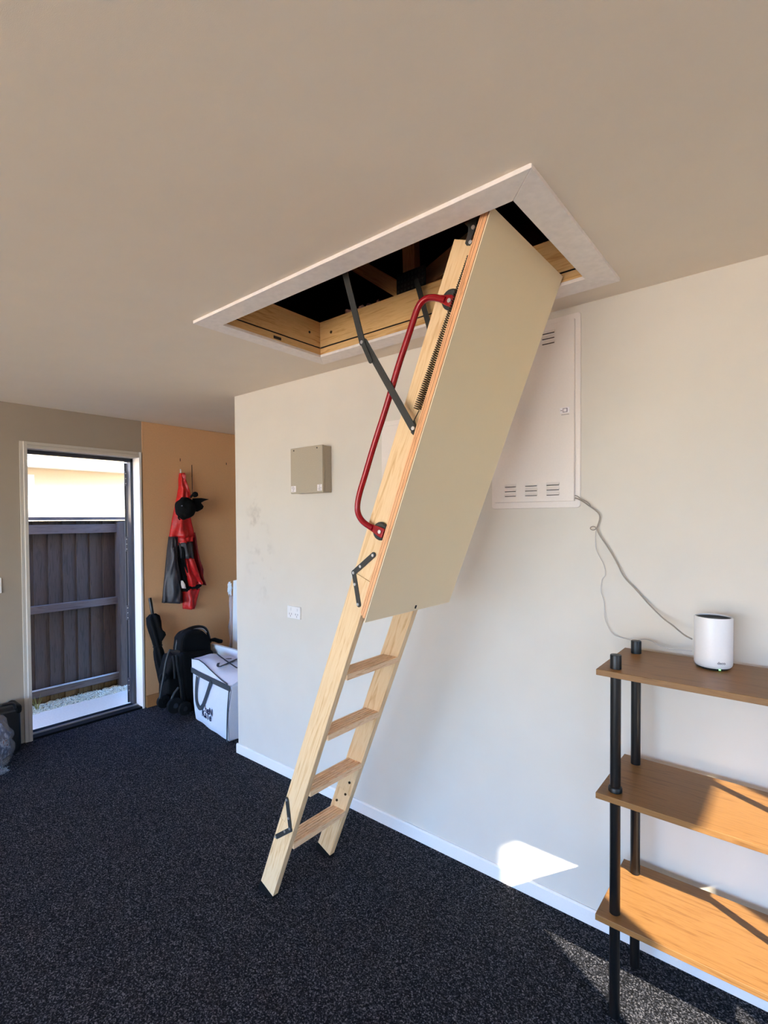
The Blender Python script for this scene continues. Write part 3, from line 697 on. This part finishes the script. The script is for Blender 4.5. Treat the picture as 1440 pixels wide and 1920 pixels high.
cloth([(118, 245, 285), (200, 235, 305), (300, 236, 345), (420, 215, 385), (560, 185, 395), (700, 155, 390), (850, 130, 425), (945, 113, 440)], XJ, .055, 'shoulder', M['redc'], jk, 5, .3, 1)
cloth([(930, 205, 420), (1000, 205, 425, -10), (1045, 212, 400, -60)], XJ + .02, .05, 'front_panel', M['redc'], jk, 6, .25, 2)
cloth([(935, 108, 200), (1100, 88, 212), (1300, 70, 235), (1500, 50, 262), (1700, 32, 285), (1785, 22, 292)], XJ, .06, 'sleeve', M['greyc'], jk, 3, .3, .6)
cloth([(1060, 205, 260), (1200, 208, 300), (1400, 240, 360), (1560, 265, 420), (1640, 275, 500, -30)], XJ + .004, .05, 'lining', M['blackc'], jk, 4, .2, 2)
cloth([(1015, 225, 410, -20), (1100, 240, 415), (1215, 248, 432)], XJ + .03, .05, 'pocket_band', M['greyc'], jk, 7, .35, 0)
cloth([(1205, 258, 432), (1330, 285, 462), (1440, 315, 500), (1560, 345, 535, -40), (1580, 350, 530, -40)], XJ + .02, .055, 'lower_front', M['redc'], jk, 4, .3, 3)
cloth([(880, 405, 435), (1050, 425, 470), (1200, 438, 500), (1350, 470, 538), (1480, 505, 545), (1555, 540, 568)], XJ + .002, .04, 'rear_panel', M['redd'], jk, 3, .3, 1)
cloth([(1575, 335, 540, -50), (1625, 300, 520, -50)], XJ + .02, .058, 'hem', M['blackc'], jk, 5, .2, 1)
cloth([(1600, 285, 505), (1700, 288, 480), (1800, 290, 450), (1862, 292, 428)], XJ, .055, 'cuff', M['redc'], jk, 4, .3, 5)
cloth([(1500, 268, 290), (1545, 268, 320), (1600, 278, 335)], XJ + .052, .012, 'care_tag', M['sticker'], jk, 1, .1, 0)
hk = JP(255, 95, XD + .02)
ho = obj('coat_hook', MB().tube([(XD + .009, hk.y, hk.z - .02), (XD + .03, hk.y, hk.z - .025), (XD + .036, hk.y, hk.z), (XD + .03, hk.y, hk.z + .018)], .006, 10), M['white'], smooth=True)
tag(ho, 'white wall hook at the neck of the red jacket', 'hook')
XC = XD + .165
hm = thing('peaked_cap', tuple(JP(330, 570, XC)), 'black peaked cap hanging in front of the red jacket', 'cap')
c0 = JP(325, 570, XC); 
obj('crown', MB().blob(c0, (.070, .088, .094), 4, .12, 9, 3), M['blackc'], hm, smooth=True)
pts = [JP(x, y, XC) for x, y in ((440, 440), (520, 438), (622, 455), (560, 475), (515, 500), (552, 545), (535, 580), (470, 615), (420, 600))]
obj('peak', MB().prism([(p.y, p.z) for p in pts], 0, XC - .035, XC + .02), M['blackc'], hm, bevel=.006)
k0 = JP(452, 392, XC); obj('top_button', MB().blob(k0, (.022, .026, .024), 3, .15, 9, 1), M['blackc'], hm, smooth=True)
kk = JP(390, 430, XC); obj('strap_loop', MB().tube([kk, (kk + k0) / 2 + Vector((0, 0, .01)), k0], .010, 8), M['blackc'], hm, smooth=True)
tt = JP(235, 640, XC); obj('chin_strap', MB().tube([tt + Vector((0, 0, .05)), tt, tt + Vector((0, .003, -.04)), tt + Vector((0, .015, -.05))], .007, 8), M['blackc'], hm, smooth=True)
kb = JP(285, 537, XC + .07); obj('stud', MB().disc((kb.x - .004, kb.y, kb.z), 0, .005, .006), M['zinc'], hm)
s0 = JP(408, 160, XD + .012); o = obj('hanging_cord', MB().tube([(XD + .009, s0.y, s0.z), (XD + .02, s0.y, s0.z), (XC - .03, k0.y - .01, k0.z + .01)], .0016, 6), M['strap'], smooth=True)
tag(o, 'thin dark cord holding the black cap on the plywood', 'cord')

# ------------------------------------------------------------------ umbrella
ub = Vector((-4.06, 2.135, 0)); ut = at(281, 1121, 0, -4.185); um = thing('umbrella', tuple(ub), 'furled black umbrella leaning on plywood beside the door', 'umbrella')
ax = (ut - ub).normalized(); LU = (ut - ub).length
q0 = ax.orthogonal().normalized(); q1 = ax.cross(q0)
m = MB(); rings = []; prof = [(.0, .004), (.03, .008), (.06, .022), (.25, .034), (.45, .040), (.52, .037), (.56, .030), (.60, .036), (.70, .048), (.78, .052), (.83, .046), (.855, .022)]
# sample densely
dense = []
for i in range(len(prof) - 1):
    for k in range(4): t = k / 4; dense.append((prof[i][0] * (1 - t) + prof[i + 1][0] * t, prof[i][1] * (1 - t) + prof[i + 1][1] * t))
dense.append(prof[-1])
for (s, r) in dense:
    ring = []
    for k in range(32):
        t = 2 * math.pi * k / 32; f = 1 + .16 * math.sin(6 * t + s * 14)
        ex = 0
        if .60 < s < .72: ex = .045 * max(0, math.cos(t)) ** 6 * (1 - abs(s - .66) / .06)
        ring.append(m.bm.verts.new(ub + ax * (LU * s) + (q0 * math.cos(t) + q1 * math.sin(t)) * (r * f + ex)))
    rings.append(ring)
for i in range(len(rings) - 1):
    for k in range(32): m.bm.faces.new((rings[i][k], rings[i][(k + 1) % 32], rings[i + 1][(k + 1) % 32], rings[i + 1][k]))
m.bm.faces.new(rings[0][::-1]); m.bm.faces.new(rings[-1])
obj('canopy', m, M['blackc'], um, smooth=True)
obj('handle', MB().tube([ub + ax * LU * .84, ub + ax * LU * .86, ub + ax * LU * .995, ub + ax * LU], [.010, .013, .014, .011], 14), M['black'], um, smooth='auto')
st_ = MB(); cst = ub + ax * LU * .565; st_.tube([cst + (q0 * math.cos(t) + q1 * math.sin(t)) * .036 for t in [k * math.pi / 10 for k in range(21)]], .004, 6); obj('tie_strap', st_, M['blackc'], um, smooth=True)

# ------------------------------------------------------------------ folded stroller
SP = lambda x, y, X=-3.86: at(265 + x / 8, 1110 + y / 8, 0, X)
stl = thing('folded_stroller', (-3.86, 2.3, 0), 'folded black stroller standing between the umbrella and the white bag', 'stroller')
def quadbox(P, X0, X1, name, mat, bevel=.02, parent=stl):
    pts = [(p.y, max(p.z, .012)) for p in P]
    return obj(name, MB().prism(pts, 0, X0, X1), mat, parent, bevel=bevel, seg=3)
quadbox([SP(*q) for q in ((570, 870), (590, 700), (640, 620), (760, 570), (900, 560), (990, 640), (1040, 760), (1050, 1000), (900, 1100), (600, 1000))], -3.98, -3.84, 'hood', M['blackc'], .03)
quadbox([SP(*q) for q in ((560, 900), (1040, 850), (1060, 1300), (1040, 1790), (640, 1800), (590, 1500), (560, 1200))], -4.02, -3.80, 'seat_fabric', M['blackc'], .03)
quadbox([SP(*q) for q in ((470, 960), (560, 960), (600, 1400), (590, 1700), (470, 1650), (395, 1590), (410, 1200))], -4.02, -3.86, 'basket', M['blackc'], .02)
hd = [SP(*q, -3.92) for q in ((520, 870), (530, 760), (580, 640), (680, 560), (820, 515), (930, 520), (985, 570), (1010, 660), (1035, 760))]
obj('push_handle', MB().tube(smooth_path(hd), .012, 10), M['black'], stl, smooth=True)
hd2 = [SP(*q, -3.91) for q in ((640, 612), (740, 575), (840, 545), (930, 550), (975, 605))]
obj('handle_tube', MB().tube(smooth_path(hd2), .006, 8), M['zinc'], stl, smooth=True)
gr = [SP(*q, -3.90) for q in ((1040, 720), (1100, 715), (1160, 735), (1205, 740))]
obj('bumper_grip', MB().tube(gr, [.012, .018, .019, .016], 12), M['rubber'], stl, smooth='auto')
for pts, r_, nm, mt in (([(420, 890), (380, 1000), (350, 1150), (330, 1300), (300, 1450), (280, 1600)], .010, 'frame_tube', 'black'), ([(420, 875), (500, 885), (570, 900)], .010, 'footrest', 'steel'),
                        ([(520, 950), (540, 1150), (570, 1300), (600, 1500), (600, 1700)], .009, 'frame_tube', 'black'), ([(560, 1430), (480, 1530), (440, 1650), (430, 1720)], .009, 'frame_tube', 'steel'), ([(470, 960), (490, 1100), (500, 1300)], .008, 'frame_tube', 'black')):
    obj(nm, MB().tube(smooth_path([SP(*q, -3.79) for q in pts]), r_, 8), M[mt], stl, smooth=True)
def wheel(c, r, w):
    wl_ = obj('wheel', MB().disc(c, 0, r, w, 28), M['rubber'], stl, bevel=.006)
    obj('hub', MB().disc((c[0] + w / 2 + .001, c[1], c[2]), 0, r * .32, .006, 18), M['black'], wl_)
for (x, y, r, X) in ((330, 1640, .052, -3.86), (500, 1700, .062, -3.78), (330, 1280, .035, -3.84), (650, 1745, .055, -3.76)):
    p = SP(x, y, X); wheel((X, p.y, max(p.z, r + .001)), r, .03)

# ------------------------------------------------------------------ white insulated bag
A = Vector((-3.655, 2.158, 0)); B = Vector((-3.100, 2.083, 0)); u_ = (B - A).normalized(); v_ = Vector((-u_.y, u_.x, 0)); Wd = (B - A).length; Dp = .27
bag = thing('insulated_bag', tuple((A + B) / 2), 'large white woven bag with charcoal straps beside the wall corner', 'bag')
FB = Matrix((u_, v_, Vector((0, 0, 1)))).transposed().to_4x4(); FB.translation = A
def bagp(px, py):
    d = fw + RT * ((px - CX) / FPX) - UP * ((py - CY) / FPX); t = (A - CAM).dot(v_) / d.dot(v_); return FB.inverted() @ (CAM + d * t)
def BB(mb_): mb_.bm.transform(FB); return mb_
m = MB(); nx, ny = 14, 8
def bag_side(z, kx, ky):
    tpr = .045 * (z / .42); return tpr
lev = [0.0, .01, .06, .14, .22, .30, .37, .405]
rings = []
for z in lev:
    w0 = -.045 * (z / .4); w1 = Wd + .055 * (z / .4); f0 = -.004 - .012 * math.sin(math.pi * z / .42); d1 = Dp + .01
    ins_ = .012 if z == 0 else 0
    ring = []
    P_ = []
    for k in range(nx): P_.append((w0 + (w1 - w0) * k / nx, f0))
    for k in range(ny): P_.append((w1, f0 + (d1 - f0) * k / ny))
    for k in range(nx): P_.append((w1 - (w1 - w0) * k / nx, d1))
    for k in range(ny): P_.append((w0, d1 - (d1 - f0) * k / ny))
    for (x, y) in P_:
        nz = noise.noise(Vector((x * 6, y * 6, z * 5))) * .010
        cx_, cy_ = (w0 + w1) / 2, (f0 + d1) / 2
        kx = 1 - ins_ / .3
        ring.append(m.bm.verts.new((cx_ + (x - cx_) * kx, cy_ + (y - cy_) * kx + nz, z + .003)))
    rings.append(ring)
n_ = len(rings[0])
for i in range(len(rings) - 1):
    for k in range(n_): m.bm.faces.new((rings[i][k], rings[i][(k + 1) % n_], rings[i + 1][(k + 1) % n_], rings[i + 1][k]))
m.bm.faces.new(rings[0][::-1]); m.bm.faces.new(rings[-1])
obj('body', BB(m), M['bagw'], bag, frame=FB, smooth='auto')
# slumped lid: higher at the left front, falling towards the back right
m = MB(); G = 14; gr_ = []
for i in range(G + 1):
    row = []
    for j in range(G + 1):
        x = -.052 + (Wd + .10) * i / G; y = -.012 + (Dp + .02) * j / G; a_ = i / G; b_ = j / G
        hx = float(np.interp(a_, [0, .2, .35, .52, .68, .8, 1], [.474, .494, .484, .458, .438, .424, .412]))
        z = hx * (1 - b_) + (.455 + .03 * a_) * b_ + .018 * math.sin(math.pi * b_) + noise.noise(Vector((x * 9, y * 9, 2))) * .012 * min(1, b_ * 4)
        row.append(m.bm.verts.new((x, y, z)))
    gr_.append(row)
for i in range(G):
    for j in range(G): m.bm.faces.new((gr_[i][j], gr_[i + 1][j], gr_[i + 1][j + 1], gr_[i][j + 1]))
# skirt down so the lid is a solid cap
bd = [gr_[i][0] for i in range(G + 1)] + [gr_[G][j] for j in range(1, G + 1)] + [gr_[i][G] for i in range(G - 1, -1, -1)] + [gr_[0][j] for j in range(G - 1, 0, -1)]
lo = [m.bm.verts.new((v.co.x, v.co.y, .392)) for v in bd]
for k in range(len(bd)): m.bm.faces.new((bd[k], lo[k], lo[(k + 1) % len(bd)], bd[(k + 1) % len(bd)]))
m.bm.faces.new(lo)
lid_z = {(i, j): gr_[i][j].co.copy() for i in range(G + 1) for j in range(G + 1)}
obj('lid', BB(m), M['bagw'], bag, frame=FB, smooth='auto')
def lid_at(a_, b_): return lid_z[(int(round(a_ * G)), int(round(b_ * G)))]
pz = [lid_at(t, s) + Vector((0, 0, .003)) for t, s in [(k_ / 14, 0) for k_ in range(14)]]
zt_ = MB().tube(pz, .004, 6); obj('zip', BB(zt_), M['strap'], bag, frame=FB, smooth=True)
# webbing band, handle loops
def strip(pts, hw, off, name, flatn=(0, -1, 0)):
    """flat webbing ribbon through local points, thickness 2 mm, width 2*hw, lying parallel to the front face"""
    m = MB(); P = smooth_path([Vector(p) for p in pts], 2); up = []
    for i, p in enumerate(P):
        t = (P[min(i + 1, len(P) - 1)] - P[max(i - 1, 0)]).normalized(); n = Vector(flatn); s = t.cross(n).normalized()
        up.append([m.bm.verts.new(p + s * a + n * b) for a, b in ((-hw, off), (hw, off), (hw, off + .002), (-hw, off + .002))])
    for i in range(len(up) - 1):
        for k in range(4): m.bm.faces.new((up[i][k], up[i][(k + 1) % 4], up[i + 1][(k + 1) % 4], up[i + 1][k]))
    m.bm.faces.new(up[0][::-1]); m.bm.faces.new(up[-1])
    return obj(name, BB(m), M['strap'], bag, frame=FB)
strip([(-.045, -.014, .392), (.15, -.018, .392), (.35, -.018, .395), (Wd + .054, -.014, .40)], .0195, .004, 'webbing_band')
cgp = lambda x, y: bagp(355 + x / 9.6, 1200 + y / 9.6)
hpts = [cgp(*q) for q in ((205, 645), (185, 800), (180, 1000), (195, 1130), (240, 1215), (290, 1200), (340, 1080), (400, 900), (455, 725))]
strip([(p.x, -.020, p.z) for p in hpts], .0165, .008, 'strap_handle')
pe = cgp(725, 1840)
strip([(Wd + .048, -.012, .385), (Wd + .02, -.014, .22), (Wd + .002, -.010, .01)], .008, .010, 'piping')
tz_ = lambda x, y, h=.482: FB.inverted() @ at(355 + x / 9.6, 1200 + y / 9.6, 2, h)
strip([tz_(*q) for q in ((760, 345), (640, 350), (545, 400), (505, 465), (530, 500), (620, 462), (740, 408), (860, 352))], .009, .004, 'strap_handle', (0, 0, 1))
strip([tz_(*q) for q in ((495, 262, .50), (560, 320), (700, 420), (860, 525))], .006, .008, 'top_strap', (0, 0, 1))
tl = cgp(370, 1255); t2_ = cgp(310, 1320)
Mt = FB @ Matrix.Translation((tl.x + .022, -.0205, tl.z + .0)) @ Matrix.Rotation(math.radians(90), 4, 'X'); text('heN', .074, M['navy'], bag, Mt, .0008)
Mt = FB @ Matrix.Translation((t2_.x + .044, -.0205, t2_.z)) @ Matrix.Rotation(math.radians(90), 4, 'X'); text('KaTe', .074, M['navy'], bag, Mt, .0008)

# foam board and plastic-wrapped board in the alcove
y_ = 2.46
pA, pB = at(396, 1207, 1, y_), at(446, 1218, 1, y_)
fb = obj('foam_board', MB().box(pA.x, pB.x + .15, y_, y_ + .03, 0, pA.z), M['foam'], bevel=.004); tag(fb, 'flat pale foam board standing behind the white woven bag', 'foam board')
wr = thing('wrapped_board', (-3.55, 2.75, 0), 'tall white board in torn clear plastic wrap against the alcove side', 'board')
zt_ = at(441, 1089, 1, 2.72).z
xa = at(433, 1200, 1, 2.72).x; xt = at(437, 1095, 1, 2.72).x
obj('board', MB().prism([(xa - .0, .002), (xt, zt_), (xt + .16, zt_ + .03), (xa + .20, .002)], 1, 2.72, 2.78), M['foam'], wr, bevel=.004)
pm_, pn_, pl_, pb_ = base('clear_plastic', .15); pb_.inputs['Base Color'].default_value = L(214, 208, 222); pb_.inputs['Alpha'].default_value = .35
m = MB(); prev = None
for k in range(13):
    z = .004 + (zt_ * .86) * k / 12; w = .045 + .012 * math.sin(k * 1.7); x = xa + (xt - xa) * z / zt_
    row = [m.bm.verts.new((x - w + .01 * math.sin(k * 2.3), 2.715, z)), m.bm.verts.new((x - w * .5, 2.705 + .01 * math.sin(k), z)), m.bm.verts.new((x + .002, 2.716, z))]
    if prev: [m.bm.faces.new((prev[j], prev[j + 1], row[j + 1], row[j])) for j in (0, 1)]
    prev = row
wp = obj('plastic_wrap', m, pm_, wr, smooth=True); sm_ = wp.modifiers.new('solid', 'SOLIDIFY'); sm_.thickness = .0015
m = MB(); m.blob((xt - .035, 2.71, zt_ * .93), (.028, .012, .055), 3, .9, 14, 5); obj('crumpled_plastic', m, M['foam'], wr)

# ------------------------------------------------------------------ suitcase and plastic bag, left edge
sc_ = thing('black_case', (-4.1, .92, 0), 'black hard case with carry handle standing left of the door', 'case')
obj('shell', MB().box(-4.225, -4.062, .72, 1.098, .004, .325), M['black'], sc_, bevel=.03, seg=4)
obj('lid_seam', MB().box(-4.137, -4.131, .718, 1.1, .02, .327), M['slot'], sc_, bevel=.003)
hz = .325
obj('carry_handle', MB().tube(smooth_path([Vector(p) for p in ((-4.06, .90, hz - .01), (-4.06, .905, hz + .025), (-4.06, .93, hz + .034), (-4.06, 1.03, hz + .034), (-4.06, 1.055, hz + .025), (-4.06, 1.06, hz - .01))]), .009, 10), M['black'], sc_, smooth='auto')
obj('handle_grip', MB().tube([(-4.058, .925, hz + .034), (-4.058, .985, hz + .034)], .0115, 12), M['steel'], sc_, smooth='auto')
obj('corner_guard', MB().box(-4.228, -4.058, 1.055, 1.104, .27, .332), M['rubber'], sc_, bevel=.02)
pb2 = thing('plastic_carrier_bag', (-3.88, .86, 0), 'clear plastic bag stuffed with clothes in front of the black case', 'plastic bag')
cm, cn, cl_, cbp = base('bagged_clothes', .6)
vv = coords(cn, cl_, (9, 9, 6)); tn = cn.new('ShaderNodeTexNoise'); tn.inputs['Detail'].default_value = 3; cl_.new(vv, tn.inputs['Vector'])
rr_ = ramp(cn, [(.35, L(34, 46, 74)), (.50, L(64, 78, 108)), (.60, L(150, 160, 180)), (.68, L(96, 36, 50))]); cl_.new(tn.outputs[0], rr_.inputs[0]); cl_.new(rr_.outputs[0], cbp.inputs['Base Color'])
obj('clothes', MB().blob((-3.885, .84, .185), (.110, .125, .180), 4, .35, 8, 4), cm, pb2, smooth=True)
gm, gn, gl, gbp = base('crinkled_clear_plastic', .12); gbp.inputs['Base Color'].default_value = L(226, 230, 240); gbp.inputs['Alpha'].default_value = .17
v = coords(gn, gl, (30,) * 3); tn = gn.new('ShaderNodeTexNoise'); tn.inputs['Detail'].default_value = 4; gl.new(v, tn.inputs['Vector']); bpn = gn.new('ShaderNodeBump'); bpn.inputs['Strength'].default_value = .6; bpn.inputs['Distance'].default_value = .02
gl.new(tn.outputs[0], bpn.inputs['Height']); gl.new(bpn.outputs[0], gbp.inputs['Normal'])
m = MB().blob((-3.88, .845, .195), (.128, .145, .192), 4, .35, 10, 4); m.blob((-3.87, .80, .385), (.05, .06, .04), 3, .8, 14, 6); m.blob((-3.83, .90, .02), (.05, .055, .018), 3, .8, 14, 6)
for v_x in m.bm.verts: v_x.co.z = max(.003, v_x.co.z)
obj('plastic_film', m, gm, pb2, smooth=True)

# ------------------------------------------------------------------ outside: path, gravel, fence, neighbour
struct('path', MB().box(-5.11, XD - .165, -8, 6, -.2, -.10), M['path'])
struct('driveway', MB().box(-5.0, 12, -26, GY - .12, -.2, -.03), M['drive'])
struct('ground', MB().box(-40, 40, -60, 40, -.35, -.12), M['ground'])
gv = MB(); rg = random.Random(5)
base_v = []
for k in range(4200):
    x, y = rg.uniform(-5.335, -5.10), rg.uniform(1.2, 2.75); s = rg.uniform(.007, .015); z = -.125 + rg.uniform(0, .022)
    R = Matrix.Rotation(rg.uniform(0, 3), 3, 'Z') @ Matrix.Rotation(rg.uniform(0, .6), 3, 'X'); vs = []
    for (a_, b_, c_) in ((1, 0, 0), (-1, 0, 0), (0, 1, 0), (0, -1, 0), (0, 0, 1), (0, 0, -1)):
        p = R @ Vector((a_ * s * rg.uniform(.7, 1.3), b_ * s * rg.uniform(.6, 1), c_ * s * .6)); vs.append(gv.bm.verts.new(p + Vector((x, y, z + .01))))
    for f in ((0, 2, 4), (2, 1, 4), (1, 3, 4), (3, 0, 4), (2, 0, 5), (1, 2, 5), (3, 1, 5), (0, 3, 5)): gv.bm.faces.new([vs[i] for i in f])
go = obj('gravel', gv, M['pebble'], smooth=True, kind='stuff'); go['label'] = 'strip of pale pebbles between path and dark fence'; go['category'] = 'gravel'
struct('gravel_bed', MB().box(-5.38, -5.11, -8, 6, -.2, -.125), M['ground'])
XFc = -5.36
fn = thing('timber_fence', (XFc, 1.9, -.08), 'charcoal stained lapped board fence seen through the open door', 'fence')
yb = .60; i = 0
zr = {k: at(*q, 0, XFc + .045).z for k, q in {'m0': (57, 1138), 'm1': (57, 1152.5), 'b0': (58, 1298), 'b1': (58, 1311)}.items()}
while yb < 3.4:
    w = .120; o_ = .016 if i % 2 else 0
    obj('board', MB().prism([(XFc + .014, yb - .001), (XFc - .002, yb + w + .012), (XFc - .016, yb + w + .012), (XFc, yb - .001)], 2, zr['b1'] - .02, 1.575), M['fence'], fn)
    obj('board_foot', MB().prism([(XFc + .0135, yb - .001), (XFc - .0025, yb + w + .012), (XFc - .0165, yb + w + .012), (XFc - .0005, yb - .001)], 2, -.16, zr['b1'] - .019), M['fraw'], fn)
    yb += w; i += 1
def zt2(px, py, X=XFc + .045): return at(px, py, 0, X).z
obj('rail', MB().box(XFc + .015, XFc + .06, .5, 3.4, 1.455, 1.54), M['fencer'], fn, bevel=.003)
obj('rail', MB().box(XFc + .015, XFc + .06, .5, 3.4, zr['m1'], zr['m0']), M['fencer'], fn, bevel=.003)
obj('rail', MB().box(XFc + .015, XFc + .06, .5, 3.4, zr['b1'], zr['b0']), M['fencer'], fn, bevel=.003)
obj('capping', MB().box(XFc - .05, XFc + .075, .5, 3.4, 1.58, 1.612), M['fencer'], fn, bevel=.004)
for py_ in (2.275, 4.0, .3):
    obj('post', MB().box(XFc + .018, XFc + .115, py_, py_ + .12, -.16, 1.56), M['fencep'], fn, bevel=.004)
pc = obj('conduit_pipe', MB().tube([(XFc + .068, .8, zr['b0'] + .008), (XFc + .068, 2.27, zr['b0'] + .008)], .0085, 8), M['cable'], smooth=True); pc.data.materials[0] = M['cablew']
tag(pc, 'thin grey pipe running along the bottom rail of the fence', 'pipe')
# weed
wd = MB(); pw = at(70, 1322, 0, -5.2)
for k in range(9):
    a_ = rg.uniform(0, 6.28); wd.tube([(pw.x, pw.y, -.12), (pw.x + .02 * math.cos(a_), pw.y + .02 * math.sin(a_), -.06), (pw.x + .06 * math.cos(a_), pw.y + .06 * math.sin(a_), -.02 + rg.uniform(0, .06))], [.003, .0025, .0006], 5)
wo = obj('weed', wd, flat('dry_grass', L(150, 140, 70), .8), smooth=True); tag(wo, 'small yellowing weed at the left foot of the fence', 'weed')
# neighbour house
nh = thing('neighbour_house', (-6.8, 2, -.1), 'cream rendered house with white eaves beyond the dark fence', 'house')
obj('wall', MB().box(-7.4, -6.8, -9, 9, -.12, 2.22), M['render'], nh)
obj('soffit', MB().box(-6.82, -6.36, -9, 9, 2.185, 2.20), M['soffit'], nh)
obj('fascia', MB().box(-6.38, -6.355, -9, 9, 2.165, 2.32), M['soffit'], nh)
gt = MB(); gt.prism([(-6.355, 2.30), (-6.26, 2.30), (-6.245, 2.315), (-6.245, 2.385), (-6.252, 2.385), (-6.252, 2.32), (-6.355, 2.32)], 1, -9, 9)
gt2 = obj('gutter', gt, M['soffit'], nh)
rfm = MB(); rfm.prism([(-6.35, 2.34), (-6.35, 2.37), (-9.5, 3.6), (-9.5, 3.5)], 1, -9, 9); obj('roof', rfm, M['roof'], nh)
pw = at(62, 900, 0, -6.75)
obj('window_frame', MB().box(-6.80, -6.775, pw.y - .9, pw.y + .02, 1.2, at(62, 890, 0, -6.78).z), M['soffit'], nh)
